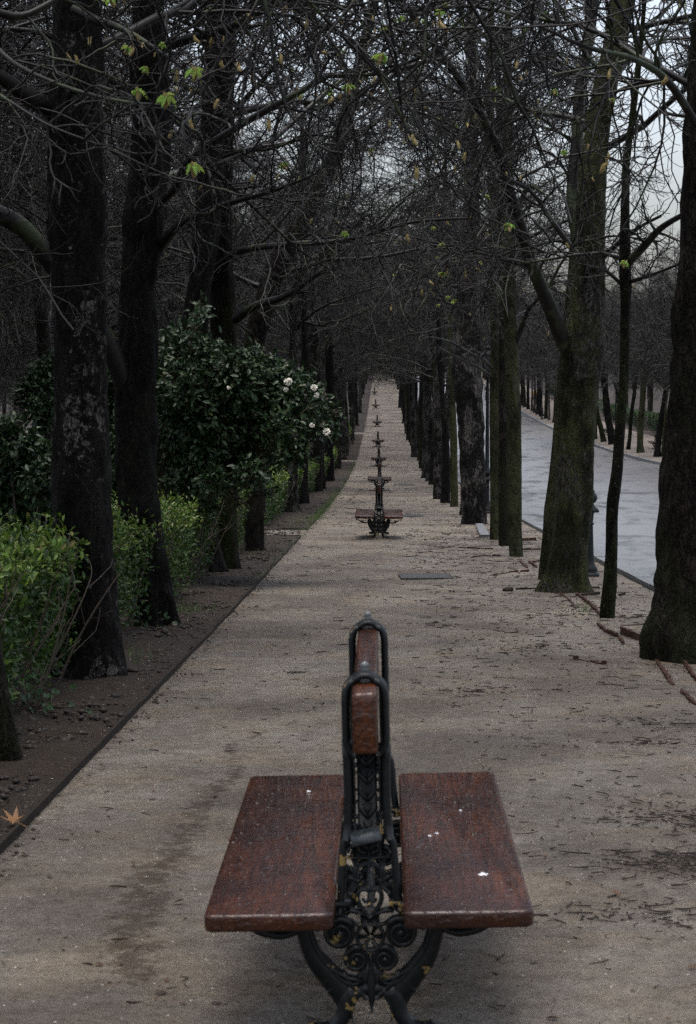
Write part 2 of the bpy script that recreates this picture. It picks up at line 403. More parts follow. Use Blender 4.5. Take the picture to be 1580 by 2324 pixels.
def wetf(X, Y):
    w = .86 * np.exp(-polydist(X, Y, TR) ** 2)
    for s in ST: w = np.maximum(w, .8 * np.exp(-polydist(X, Y, s) ** 2))
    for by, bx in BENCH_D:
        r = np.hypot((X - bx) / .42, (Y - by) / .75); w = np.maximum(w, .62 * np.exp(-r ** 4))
    w = np.maximum(w, .5 * np.exp(-((X - 2.0) / .3) ** 2) * (Y > 13)); w = np.maximum(w, .55 * np.exp(-((X + 1.40) / .17) ** 2)); w = np.maximum(w, .42 * np.exp(-((X - 2.5) / .5) ** 2))
    return w
xs_path = np.concatenate([np.linspace(-2.7, -1.5, 6), np.arange(-1.45, 2.95, .055), [2.95]])
sheet('ground', np.array([-700, -200, -60, -20, -6, -2.5, 0, 3, 8, 13, 18, 40, 120, 700.]), np.concatenate([[-60, -10], ygrid(0, 345, .03, 1.), [400, 600, 1200, 3500.]]), -.32, M_SOIL)
sheet('path', xs_path, ygrid(-8, 345, .0115, .055), 0, M_PATH, .005, wet=wetf)
for a, b in ((-8, 34.9), (38.0, 106), (109, 150), (154, 345)):
    sheet('soil_verge', np.concatenate([[-60, -30, -15, -8, -5, -3.5], np.arange(-2.8, -1.44, .06), [-1.44]]), ygrid(a, b, .0115, .06), .026, M_SOIL, .016)
sheet('road', np.linspace(3.2, 13.0, 12), ygrid(-8, 345, .02, .3), -.004, M_ASPH)
sheet('pavement', np.linspace(13.14, 17.6, 10), ygrid(20, 345, .02, .3), .004, M_PAVE, .004)
sheet('lawn', np.array([17.6, 19, 22, 30, 60, 120.]), ygrid(20, 345, .03, .5), .01, M_SOIL, .02)
# kerbs: stones laid end to end
def kerb(x0, x1, ys, top, name):
    G = Geo(); y = ys[0]; r = random.Random(3)
    while y < ys[1]:
        L = 1.0 + r.uniform(-.1, .25) if y < 80 else 3.
        ym = y + L / 2; zb = float(g(ym)) + top(ym) + r.uniform(-.006, .006)
        sl = math.atan2(float(g(y + L) - g(y)), L)
        G.box(((x0 + x1) / 2 + r.uniform(-.006, .006), ym, zb - .1), (x1 - x0, L - .015, .2), rx=sl, rz=r.uniform(-.004, .004))
        y += L
    o = G.build(name, M_KERB, smooth=False); tag(o, kind='structure')
kerb(2.97, 3.2, (-4, 330), lambda y: .055, 'kerb')
kerb(12.99, 13.15, (20, 330), lambda y: .415, 'kerb')
# pale side path strip where the verge is open is the path sheet itself

def leaves(G, P, D, N, L, w=.45, fold=.15, m=0):
    """pointed, folded leaves at P, pointing along D, face normal N"""
    n = len(P); D = nrm(D); S = nrm(np.cross(D, N)); N = np.cross(S, D); L = np.broadcast_to(L, (n,))[:, None]
    h = L * w / 2
    V = np.stack([P, P + D * L * .32 + S * h * .9 + N * L * fold * .5, P + D * L * .68 + S * h * .8 + N * L * fold * .35, P + D * L - N * L * .12,
                  P + D * L * .68 - S * h * .8 + N * L * fold * .35, P + D * L * .32 - S * h * .9 + N * L * fold * .5, P + D * L * .5 - N * L * .02], 1)
    f = np.array([[0, 6, 1, 1], [1, 6, 2, 2], [2, 6, 3, 3], [3, 6, 4, 4], [4, 6, 5, 5], [5, 6, 0, 0]])[:, :3]
    Fc = (f[None] + (np.arange(n) * 7)[:, None, None]).reshape(-1, 3)
    G.add(V.reshape(-1, 3), Fc, m)


# ------------------------------------------------------------------ trees: branch growth
def grow(S, D, L, r0, r1, n, curl, grav, rg):
    B = len(S); P = np.zeros((B, n + 1, 3)); P[:, 0] = S; d = nrm(D.copy())
    for i in range(n):
        t = i / max(1, n - 1)
        d = d + rg.normal(0, curl, (B, 3)); d[:, 2] += grav[0] + (grav[1] - grav[0]) * t
        d = nrm(d); P[:, i + 1] = P[:, i] + d * (L / n)[:, None]
    R = r0[:, None] + (r1 - r0)[:, None] * np.linspace(0, 1, n + 1)[None] ** .8
    return P, R
def spawn(P, R, L, k, lf, trange, ang, rg, flat=.0):
    B, n, _ = P.shape
    par = np.repeat(np.arange(B), k); t = rg.uniform(trange[0], trange[1], len(par)); t[::k] = 1.0
    x = t * (n - 1); i = np.minimum(x.astype(int), n - 2); f = (x - i)[:, None]
    S = P[par, i] * (1 - f) + P[par, i + 1] * f
    T = nrm(P[par, i + 1] - P[par, i])
    q = nrm(np.cross(T, nrm(rg.normal(0, 1, (len(par), 3)))))
    if flat: q[:, 2] *= (1 - flat); q = nrm(q)
    a = rg.uniform(ang[0], ang[1], len(par)); a = np.where(t >= .999, a * .3, a)
    D = T * np.cos(a)[:, None] + q * np.sin(a)[:, None]
    Lc = L[par] * lf * (1.15 - .55 * t) * rg.uniform(.7, 1.25, len(par))
    Rp = R[par, i] * (1 - f[:, 0]) + R[par, i + 1] * f[:, 0]
    return S, D, Lc, Rp
def crown(G, starts, dirs, lens, rads, rg, k=(9, 8, 5), dens=1., zmin=None, tips=None, m_limb=1, cl=None):
    """limbs > branches > shoots > twigs, all in one mesh; zmin(y) keeps the underside clear"""
    L = np.asarray(lens, float); P, R = grow(np.asarray(starts, float), np.asarray(dirs, float), L, np.asarray(rads, float), np.asarray(rads, float) * .30, 11, .16, (.02, -.09), rg)
    if zmin is not None:
        okl = P[:, 3:, 2].min(1) > max(zmin, 2.8) + rg.normal(.25, .35, len(P)); P, R, L = P[okl], R[okl], L[okl]
    G.tubes(P, R, 6, m_limb)
    P0, R0, L0 = P, R, L
    spec = [(k[0], .50, (.15, 1), (.5, 1.2), 8, .19, (-.02, -.08), .0070, 5), (k[1], .52, (.1, 1), (.5, 1.2), 6, .24, (-.06, .04), .0040, 4), (k[-1], .50, (.08, 1), (.5, 1.2), 5, .28, (-.05, .18), .0026, 3)][:len(k)]
    if len(k) == 2: spec[1] = spec[1][:7] + (.0048, 3)
    for lv, (kk, lf, tr, an, n, cu, gv, re, sd) in enumerate(spec):
        S, D, Lc, Rp = spawn(P0, R0, L0, kk, lf, tr, an, rg, .25 if lv == 0 else 0)
        if lv == 0: Lc = np.clip(Lc, .5, 2.4)
        r0 = np.maximum(Rp * .62, re * 1.15); 
        P, R = grow(S, D, Lc, r0, np.full(len(S), re), n, cu, gv, rg)
        if zmin is not None:
            ok = (P[:, :, 2].min(1) > zmin + (rg.normal(0, .4, len(P)) if zmin > 3 else 0))
            P, R, Lc = P[ok], R[ok], Lc[ok]
        if cl is not None:
            ok = cl(P); P, R, Lc = P[ok], R[ok], Lc[ok]
        if len(P) == 0: break
        G.tubes(P, R, sd, m_limb if lv == 0 else 0)
        P0, R0, L0 = P, R, Lc
    if tips is not None: tips.append(P0[:, -2:])
    return P0

def trunk_geo(G, C, R, seed, sides=22, m=0, flare=.45, lump=.05, ground=None, rough_=1.):
    """trunk through centre points C with radii R, fluted and flared"""
    rg = np.random.default_rng(seed)
    L = np.concatenate([[0], np.cumsum(np.linalg.norm(np.diff(C, axis=0), axis=1))])
    n = max(8, int(L[-1] / (.045 if sides > 24 else .09))); t = np.linspace(0, L[-1], n)
    P = np.stack([np.interp(t, L, C[:, i]) for i in range(3)], 1); r = np.interp(t, L, R)
    kk = np.hanning(9); kk /= kk.sum()
    def sm(a):
        p = np.pad(a, 4, mode='reflect', reflect_type='odd'); return np.convolve(p, kk, mode='valid')
    P = np.stack([sm(P[:, i]) for i in range(3)], 1); r = sm(r)
    T = nrm(np.gradient(P, axis=0)); U = nrm(np.cross(T, np.array([0, 1., 0]))); W = np.cross(T, U)
    a = np.arange(sides) * 2 * np.pi / sides
    A, TT = np.meshgrid(a, t)
    ph = rg.uniform(0, 6.28, 8)
    f = 1 + lump * (np.sin(3 * A + ph[0] + TT * .7) + .8 * np.sin(2 * A + ph[1] - TT * 1.1) + .5 * np.sin(5 * A + ph[2] + TT * 1.9) * np.sin(TT * 2.1 + ph[3])) + lump * .5 * np.sin(TT * 3.3 + ph[4]) + lump * .35 * np.sin(9 * A + ph[5] + TT) * np.sin(TT * 5 + ph[6])
    for _ in range(3):   # healed knots
        ka, kt, kr = rg.uniform(0, 6.28), rg.uniform(.8, max(1., L[-1])), rg.uniform(.1, .22)
        da = np.angle(np.exp(1j * (A - ka))); f += rg.uniform(.08, .2) * np.exp(-(da / .5) ** 2 - ((TT - kt) / kr) ** 2)
    base = 0 if ground is None else ground
    hh = P[:, 2] - base
    fl = flare * np.exp(-np.maximum(hh, 0) / .16)[:, None] * (.55 + .45 * np.sin(5 * A + ph[7]) + .25 * np.sin(3 * A + ph[2]))
    wn = rg.normal(0, 1, (n, sides)); w1 = (np.roll(wn, 1, 1) + 2 * wn + np.roll(wn, -1, 1)); w1[1:-1] = (w1[:-2] + 2 * w1[1:-1] + w1[2:]) / 4
    w2 = w1.copy()
    for _ in range(3): w2 = (np.roll(w2, 1, 1) + w2 + np.roll(w2, -1, 1)) / 3; w2[1:-1] = (w2[:-2] + w2[1:-1] + w2[2:]) / 3
    f = f + rough_ * (.010 * w1 + .034 * w2)
    rr = r[:, None] * (f + fl)
    V = P[:, None, :] + rr[..., None] * (np.cos(A)[..., None] * U[:, None, :] + np.sin(A)[..., None] * W[:, None, :])
    i = np.arange(n - 1)[:, None] * sides; j = np.arange(sides)[None]; k2 = (j + 1) % sides
    G.add(V.reshape(-1, 3), np.stack([i + j, i + k2, i + sides + k2, i + sides + j], -1).reshape(-1, 4), m)
    return P, r

def tree_limbs(P, r, base, rg, nl, h0, h1, L=(2.6, 4.2), elev=(.2, .9), rad=(.026, .050)):
    hs = np.sort(rg.uniform(h0, h1, nl)); az = rg.uniform(0, 6.28) + np.arange(nl) * 2.399 + rg.normal(0, .3, nl)
    z = P[:, 2] - base
    S = np.stack([np.interp(hs, z, P[:, i]) for i in range(3)], 1)
    el = np.interp(hs, [h0, h1], elev) + rg.normal(0, .15, nl)
    D = np.stack([np.cos(az) * np.cos(el), np.sin(az) * np.cos(el), np.sin(el)], 1)
    Ln = rg.uniform(*L, nl) * np.interp(hs, [h0, h1], [1, .75])
    return S, D, Ln, rg.uniform(*rad, nl)

BARKS = [M_BLACK, M_GREY, M_BROWN, M_DARKMOSS, M_BLACK, M_BLACK]
# generic variants (shared meshes), trunk foot at origin
VAR = []
for s in range(6):
    rg = np.random.default_rng(100 + s)
    H = rg.uniform(8.6, 10.5); zz = np.linspace(-.15, H, 12)
    lean = rg.normal(0, .02, 2)
    C = np.stack([np.cumsum(np.r_[0, rg.normal(0, .05, 11)]) + lean[0] * zz, np.cumsum(np.r_[0, rg.normal(0, .04, 11)]) + lean[1] * zz, zz], 1)
    C[:, :2] -= C[0, :2]
    Rr = np.interp(zz, [-.2, 3, 6, H], [.185, .155, .11, .03]) * rg.uniform(.85, 1.1)
    Gt = Geo(); P, r = trunk_geo(Gt, C, Rr, s + 5, 14)
    Gc = Geo(); S, D, Ln, Ra = tree_limbs(P, r, 0, rg, 30, 3.0, H - 1.0)
    crown(Gc, S, D, Ln, Ra, rg, (10, 9, 4), zmin=4.05)
    Gf = Geo(); crown(Gf, S, D, Ln, Ra * .8, rg, (12, 18), zmin=4.3)
    Gl1 = Geo(); crown(Gl1, S, D, Ln, Ra, rg, (11, 9, 4), zmin=2.3)
    Gl2 = Geo(); crown(Gl2, S, D, Ln, Ra * .9, rg, (10, 12), zmin=2.7)
    Gs = Geo(); trunk_geo(Gs, C, Rr * .6, s + 50, 10)
    VAR.append((Gt.mesh('trunk', BARKS[s]), Gc.mesh('crown', [M_TWIG, M_LIMB]), Gs.mesh('trunk', BARKS[(s + 3) % 6]), Gf.mesh('crown', [M_TWIG, M_LIMB]), Gl1.mesh('crown', [M_TWIG, M_LIMB]), Gl2.mesh('crown', [M_TWIG, M_LIMB])))

NTREE = [0]
def row_tree(x, y, label, group, var=None, sc=1., thin=False, rz=None, tilt=0., name='bare_tree', slim=None, mat=None):
    v = VAR[random.randrange(6) if var is None else var]
    e = empty(name, (x, y, float(Z(x, y)) - .02), random.uniform(0, 6.28) if rz is None else rz)
    e.rotation_euler = (tilt * math.sin(e.rotation_euler[2]), tilt * math.cos(e.rotation_euler[2]) * -1, e.rotation_euler[2])
    tag(e, label, 'tree', group)
    t = link(bpy.data.objects.new('trunk', v[2] if thin else v[0]), e)
    q = slim or random.uniform(.8, 1.25); t.scale = (q, q * random.uniform(.9, 1.1), 1)
    if mat is not None:
        t.material_slots[0].link = 'OBJECT'; t.material_slots[0].material = mat
    low = x < -4 or x > 10
    c = link(bpy.data.objects.new('crown', (v[4] if y < 75 else v[5]) if low else (v[1] if y < 95 else v[3])), e)
    e.scale = (sc, sc, sc); NTREE[0] += 1
    return e

# keep shoots out of the air right in front of the camera
def clear_of_camera(P):
    d = P[..., 1]; x = P[..., 0]; z = P[..., 2] - CAMZ
    inview = (d > 0) & (np.abs(x + .0173 * d) < .185 * d + .05)
    lim = np.interp(d, [0, 4, 8, 13, 20, 30], [.9, .60, .52, .45, .45, .3])
    bad = (inview & (z < lim) & (d < 40)) | ((d < 4.8) & (d > -1) & (z < 2.2) & (np.abs(x) < 2.2))
    return ~bad.any(1)

def _bud_mesh(sprout, seed):
    rg = np.random.default_rng(seed); G = Geo(); t = np.array([0, .15, .4, .65, .85, 1.])
    P = np.column_stack([.12 * np.sin(t * 2.2) * (1 if seed % 2 else -1), np.zeros(6), t]); G.tubes(P, np.array([.05, .13, .17, .15, .09, .02]), 8, 0)
    leaves(G, P[[1, 2, 3]], np.array([[.5, .1, .8], [-.5, .2, .9], [.1, -.4, 1]]), np.array([[1., 0, 0], [-1, 0, 0], [0, -1, 0]]), .5, .5, .3, 0)
    if sprout:
        n = 7; a = np.arange(n) * .9; D = np.column_stack([np.cos(a), np.sin(a) * .8, rg.uniform(-1.1, .1, n)])
        leaves(G, np.repeat(P[-2:-1], n, 0), D, np.tile([0, 0, 1.], (n, 1)), rg.uniform(.6, 1.05, n), .35, .35, 1)
    return G.mesh('leaf_bud', [M_BUD, M_SPROUT])
BUDM = []
def put_buds(T, off, e, rg, n, d):
    if not BUDM: BUDM.extend([_bud_mesh(i == 3, i) for i in range(4)])
    W = T[:, 1] + off
    x = 868 + (W[:, 0] / W[:, 1]) * F; z = W[:, 2] - CAMZ; y = 865 - z / W[:, 1] * F
    vis = (W[:, 1] > 4) & (x > 0) & (x < 1580) & (y > 0) & (y < 780)
    T = T[vis]
    for q in rg.permutation(len(T))[:n]:
        k = 3 if rg.random() < .34 else int(rg.integers(0, 3)); b = link(bpy.data.objects.new('leaf_bud', BUDM[k]), e)
        b.location = T[q, 1]; b.rotation_euler = (rg.normal(0, .35), rg.normal(0, .35), rg.uniform(0, 6.28)); L_ = rg.uniform(.034, .07) * (1.15 if k == 3 else 1) * (.7 if d < 8 else 1); b.scale = (L_, L_, L_)
def hero_tree(name, label, pts, d, mat, seed, limbs=(), nl=11, top=9.5, h0=3.1, flare=.45, lump=.05, extra=(), L=(2.6, 4.0), buds=True, kk=(11, 10, 5), zm=None, slimcrown=1., d_shift=None):
    """pts: (y, x_left, x_right) of the trunk in the picture at distance d, foot first"""
    C = []; R = []
    for (y, xl, xr) in pts:
        C.append(at((xl + xr) / 2, y, d)); R.append((xr - xl) / 2 * d / F)
    C = np.array(C); R = np.array(R); gz = float(Z(C[0, 0], C[0, 1])); foot = C[0].copy()
    C[0, 2] = gz
    foot = C[0].copy(); foot[2] -= .18; C = np.vstack([foot, C]); R = np.r_[R[0], R]
    v = nrm(C[-1] - C[-3]); v[1] += .02 * (seed % 3 - 1); zt = gz + top
    rg = np.random.default_rng(seed)
    while C[-1, 2] < zt:
        v = nrm(v + np.array([rg.normal(0, .04), rg.normal(0, .05), .12])); C = np.vstack([C, C[-1] + v * .8]); R = np.r_[R, max(.025, R[-1] * .86)]
    e = empty(name, (C[1, 0], C[1, 1], gz)); tag(e, label, 'tree')
    off = np.array([C[1, 0], C[1, 1], gz])
    G = Geo(); P, r = trunk_geo(G, C - off, R, seed, 48, flare=flare, lump=lump, ground=0, rough_=.45 if mat is M_GREEN else 1.)
    G.build('trunk', mat, e)
    Gc = Geo(); S, D, Ln, Ra = tree_limbs(P, r, 0, rg, int(nl * .86), h0, top - 1, L)
    Ra = Ra * slimcrown; Ln = Ln * (.6 + .4 * slimcrown)
    cl = lambda Q: clear_of_camera(Q + off)
    tips = []
    ok = np.ones(len(S), bool)
    crown(Gc, S[ok], D[ok], Ln[ok], Ra[ok], rg, kk, tips=tips, cl=cl, zmin=float(np.interp(d, [22, 26, 34, 50], [2.35, 2.7, 3.3, 4.0])))
    for (pp, w0, w1, dd0, dd1) in limbs:
        n = len(pp); ds = np.linspace(dd0, dd1, n)
        Q = np.array([at(x, y, dd) for (x, y), dd in zip(pp, ds)]) - off
        Q = smooth(Q); m = len(Q)
        Rl = np.linspace(w0, w1, m) / 2 * np.linspace(dd0, dd1, m) / F
        Gc.tubes(Q, Rl, 8, 1)
        L1 = np.array([np.linalg.norm(np.diff(Q, axis=0), axis=1).sum()])
        nb = int(4 + L1[0] * 3)
        S2, D2, L2, R2 = spawn(Q[None], Rl[None], L1, nb, .35, (.15, 1), (.5, 1.1), rg)
        L2 = np.clip(L2, .35, 1.5)
        P2, RR2 = grow(S2, D2, L2, np.minimum(np.maximum(R2 * .5, .006), .02), np.full(len(S2), .005), 8, .18, (-.03, -.04), rg)
        o2 = cl(P2); P2, RR2, L2 = P2[o2], RR2[o2], L2[o2]
        if len(P2) == 0: continue
        Gc.tubes(P2, RR2, 5, 1)
        S3, D3, L3, R3 = spawn(P2, RR2, L2, 6, .5, (.1, 1), (.5, 1.1), rg)
        P3, RR3 = grow(S3, D3, L3, np.maximum(R3 * .6, .004), np.full(len(S3), .003), 6, .22, (-.05, .12), rg)
        o3 = cl(P3); P3, RR3 = P3[o3], RR3[o3]
        Gc.tubes(P3, RR3, 4, 0); tips.append(P3[:, -2:])
    Gc.build('crown', [M_TWIG, M_LIMB], e)
    if buds and tips: put_buds(np.concatenate(tips), off, e, rg, 26 if d < 20 else 15, d)
    NTREE[0] += 1
    return e

# ---- left row, nearest first
hero_tree('bare_tree', 'grey brown trunk cut off by the left edge of the photo, beside the near hedge', [(1765, -50, 45), (1600, -75, 22), (1480, -95, 5), (1300, -125, -35), (900, -170, -90), (300, -210, -140)], 9.4, M_BROWN, 11, nl=12,
          limbs=[([(-60, 40), (0, 120), (65, 165), (190, 213), (300, 235), (370, 238), (440, 250), (505, 212)], 12, 4, 9.2, 8.0),
                 ([(-60, 180), (0, 215), (65, 258), (120, 290), (230, 330), (360, 390), (440, 402), (505, 215)][:6], 9, 4, 9.0, 8.4),
                 ([(-50, 10), (40, 45), (110, 10), (150, -20)], 20, 12, 9.4, 9.6)])
hero_tree('bare_tree', 'thick black trunk with a pale flaking scar rising behind the near hedge', [(1548, 128, 290), (1480, 135, 282), (1300, 122, 262), (1100, 118, 254), (900, 122, 244), (700, 118, 243), (500, 108, 236), (300, 110, 232), (150, 118, 232), (0, 120, 228)], 13.2, M_SCAR, 12, nl=12, lump=.03, flare=.22,
          limbs=[([(115, 250), (60, 218), (0, 170), (-60, 150)], 42, 30, 13.2, 12.6), ([(170, 20), (220, 48), (270, 60), (330, 95), (380, 130), (440, 170)], 22, 6, 13.0, 12.0)])
hero_tree('bare_tree', 'black trunk with a heavy limb forking off to its left, second in the left row', [(1430, 320, 398), (1300, 290, 385), (1100, 262, 358), (900, 262, 352), (800, 268, 360), (650, 276, 352), (500, 285, 376), (380, 300, 384), (250, 302, 385), (120, 296, 378), (0, 300, 372)], 17.1, M_BLACK, 13, nl=11,
          limbs=[([(318, 1010), (306, 930), (278, 860), (245, 775), (190, 680), (110, 590), (60, 520), (0, 485), (-70, 470)], 48, 44, 17.25, 16.3),
                 ([(345, 120), (390, 100), (450, 82), (530, 62), (590, 25), (650, -5)], 26, 18, 17.1, 15.5),
                 ([(365, 560), (400, 515), (430, 495), (520, 460), (620, 435), (705, 400)], 24, 7, 17.1, 15.0)])
hero_tree('bare_tree', 'dark forked trunk leaning right, rising out of the evergreen shrub', [(1345, 440, 505), (1200, 430, 492), (1000, 405, 462), (800, 410, 470), (650, 425, 482), (540, 440, 500), (420, 450, 508), (250, 458, 512), (80, 468, 520), (0, 470, 520)], 24.6, M_BLACK, 14, nl=10)
hero_tree('bare_tree', 'straight dark trunk with a pale stub limb, third trunk behind the evergreen shrub', [(1302, 502, 543), (1150, 486, 536), (900, 480, 538), (750, 482, 536), (600, 474, 530), (450, 476, 526), (300, 490, 530), (100, 500, 535), (0, 504, 540)], 25.2, M_DARKMOSS, 15, nl=10,
          limbs=[([(520, 580), (560, 565), (600, 560), (690, 552), (790, 548), (890, 514), (960, 500), (1070, 495)], 18, 6, 25, 21),
                 ([(535, 725), (560, 705), (590, 690), (650, 675), (710, 630), (740, 612)], 26, 10, 25, 24)])
hero_tree('bare_tree', 'wide trunk leaning to the right above the white flowers of the shrub', [(1256, 560, 597), (1100, 548, 600), (900, 545, 600), (780, 552, 600), (700, 570, 622), (600, 605, 655), (500, 668, 712), (420, 712, 748), (350, 745, 778), (200, 790, 815), (0, 840, 860)], 29.8, M_BROWN, 16, nl=11)
# ---- right row
hero_tree('bare_tree', 'massive mossy brown trunk cut by the right edge of the photo', [(1500, 1468, 1680), (1462, 1462, 1690), (1350, 1488, 1690), (1189, 1492, 1672), (1050, 1505, 1665), (915, 1519, 1658), (681, 1537, 1660), (500, 1545, 1655), (250, 1556, 1650), (0, 1575, 1650)], 14.6, M_BROWN, 21, nl=12, flare=.3, lump=.018,
          limbs=[([(1590, 300), (1520, 180), (1440, 130), (1330, 110), (1230, 60), (1120, 20)], 20, 6, 14.4, 12.5)])
hero_tree('bare_tree', 'thin crooked dark stem with yellow moss, between the big mossy trunk and the lamp post', [(1405, 1361, 1393), (1320, 1368, 1400), (1247, 1375, 1402), (1160, 1376, 1402), (1071, 1388, 1412), (950, 1398, 1420), (837, 1406, 1429), (681, 1408, 1431), (600, 1405, 1432), (480, 1408, 1428), (400, 1412, 1426), (200, 1436, 1450), (50, 1455, 1464)], 18.2, M_DARKMOSS, 22, nl=7, top=7.5, slimcrown=.5, flare=.15,
          limbs=[([(1428, 595), (1470, 550), (1500, 515), (1560, 482)], 20, 13, 18.2, 17.5), ([(1410, 645), (1375, 612), (1335, 603)], 9, 5, 18.2, 17.8), ([(1428, 640), (1470, 628), (1540, 600)], 10, 6, 18.2, 17.8)])
hero_tree('bare_tree', 'stout green mossy trunk beside the lamp post, a black limb leaning left over the path', [(1340, 1232, 1334), (1280, 1245, 1333), (1180, 1258, 1338), (1080, 1262, 1342), (1000, 1264, 1346), (900, 1272, 1356), (820, 1278, 1364), (760, 1280, 1372), (700, 1300, 1370), (600, 1308, 1374), (500, 1306, 1376), (400, 1312, 1378), (300, 1330, 1385), (200, 1345, 1402), (100, 1370, 1425), (0, 1388, 1442)], 21.7, M_MOSS, 23, nl=10, flare=.4,
          limbs=[([(1290, 800), (1272, 760), (1250, 700), (1232, 660), (1210, 610), (1190, 540), (1165, 460), (1150, 410), (1135, 340), (1098, 270), (1050, 190), (1000, 120), (930, 30), (890, -30)], 36, 12, 21.7, 19.5),
                 ([(1320, 560), (1300, 480), (1302, 400), (1312, 300), (1315, 200), (1332, 130), (1350, 0)], 34, 22, 22.2, 22.6),
                 ([(1360, 590), (1400, 555), (1450, 515), (1500, 490)], 14, 7, 21.7, 21.0)])
hero_tree('bare_tree', 'slim green stem leaning behind the left side of the stout mossy trunk', [(1305, 1222, 1246), (1200, 1234, 1262), (1050, 1250, 1280), (900, 1262, 1290), (760, 1275, 1300), (600, 1290, 1310), (400, 1300, 1316)], 23.6, M_GREEN, 24, nl=5, top=6.5, slimcrown=.5, flare=.15)
hero_tree('bare_tree', 'nearest of three smooth green stems standing together on the right of the path', [(1265, 1158, 1187), (1200, 1154, 1185), (1050, 1153, 1186), (954, 1151, 1184), (880, 1149, 1180), (798, 1146, 1176), (681, 1142, 1170), (550, 1136, 1168), (400, 1140, 1164), (250, 1142, 1162), (80, 1144, 1160), (0, 1146, 1160)], 28.6, M_GREEN, 25, nl=9, top=9, slimcrown=.75, flare=.15, h0=3.0,
          limbs=[([(1168, 785), (1190, 730), (1198, 705), (1212, 690), (1235, 660)], 14, 8, 28.6, 28.2), ([(1150, 562), (1165, 520), (1180, 470), (1192, 430), (1210, 420), (1235, 440)], 18, 8, 28.6, 28.2), ([(1165, 560), (1190, 545), (1250, 515), (1290, 500)], 12, 6, 28.6, 28)])
hero_tree('bare_tree', 'middle of three smooth green stems, brown at its foot, with a knot hole', [(1240, 1133, 1154), (1100, 1131, 1154), (954, 1131, 1153), (800, 1131, 1150), (681, 1133, 1147), (500, 1130, 1144), (200, 1126, 1140)], 31.8, M_BROWN, 26, nl=6, top=8, slimcrown=.6, flare=.12)
hero_tree('bare_tree', 'farthest left of three smooth green stems, thin bare shoots reaching over the path', [(1222, 1113, 1136), (1100, 1112, 1136), (954, 1111, 1134), (800, 1112, 1134), (681, 1115, 1134), (500, 1110, 1130), (200, 1100, 1120)], 34.1, M_GREEN, 27, nl=7, top=8.5, slimcrown=.7, flare=.12,
          limbs=[([(1115, 835), (1095, 812), (1075, 806), (1050, 790), (1010, 770), (975, 765)], 9, 4, 34, 32), ([(1115, 855), (1090, 835), (1060, 822), (1030, 808), (1000, 790)], 8, 4, 34, 32.5)])
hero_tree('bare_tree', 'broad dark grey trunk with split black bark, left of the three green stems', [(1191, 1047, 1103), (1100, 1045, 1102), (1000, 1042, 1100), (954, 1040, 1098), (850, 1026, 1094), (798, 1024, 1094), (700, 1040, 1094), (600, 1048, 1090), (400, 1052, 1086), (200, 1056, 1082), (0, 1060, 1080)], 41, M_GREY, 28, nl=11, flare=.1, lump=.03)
hero_tree('bare_tree', 'thin green trunk just left of the broad dark grey trunk', [(1146, 1023, 1040), (1000, 1022, 1038), (850, 1018, 1032), (700, 1014, 1028)], 52.5, M_GREEN, 29, nl=8, flare=.1, buds=False)
hero_tree('bare_tree', 'crooked dark stem forking low, beside a pale grey stump-like trunk', [(1137, 1000, 1022), (1050, 1004, 1022), (980, 1003, 1018), (920, 1000, 1012), (800, 990, 1002)], 55.5, M_BLACK, 30, nl=8, flare=.1, buds=False,
          limbs=[([(1008, 965), (1018, 948), (1024, 925)], 9, 5, 55.5, 55)])
hero_tree('bare_tree', 'pale grey peeling trunk beside the crooked dark stem', [(1128, 984, 1006), (1000, 982, 1004), (900, 984, 1002), (700, 990, 1004)], 59, M_GREY, 31, nl=9, flare=.12, buds=False)
# trees of the two rows standing out of frame beside the camera, their shoots reach into the top of the picture
for i, (x, y) in enumerate([(-1.9, 5.3), (2.15, 7.2), (2.2, 10.9), (-2.0, .9), (2.1, 2.6)]):
    C0 = np.array([x, y, float(Z(x, y))]); rgx = np.random.default_rng(60 + i)
    e = empty('bare_tree', C0); tag(e, 'bare tree beside the camera, only its hanging twigs in view', 'tree', 'trees beside the camera')
    zz = np.linspace(-.15, 9, 10); Cc = np.stack([rgx.normal(0, .03, 10).cumsum() * .5, rgx.normal(0, .03, 10), zz], 1)
    G = Geo(); P, r = trunk_geo(G, Cc, np.interp(zz, [0, 3, 9], [.17, .14, .03]), 70 + i, 16); G.build('trunk', BARKS[i % 4], e)
    Gc = Geo(); S, D, Ln, Ra = tree_limbs(P, r, 0, rgx, 12, 3.9, 7.5, (2.4, 3.8)); tp = []
    crown(Gc, S, D, Ln, Ra * .8, rgx, (10, 9, 4), cl=lambda Q: clear_of_camera(Q + C0), tips=tp); Gc.build('crown', [M_TWIG, M_LIMB], e)
    put_buds(np.concatenate(tp), C0, e, rgx, 12, y)

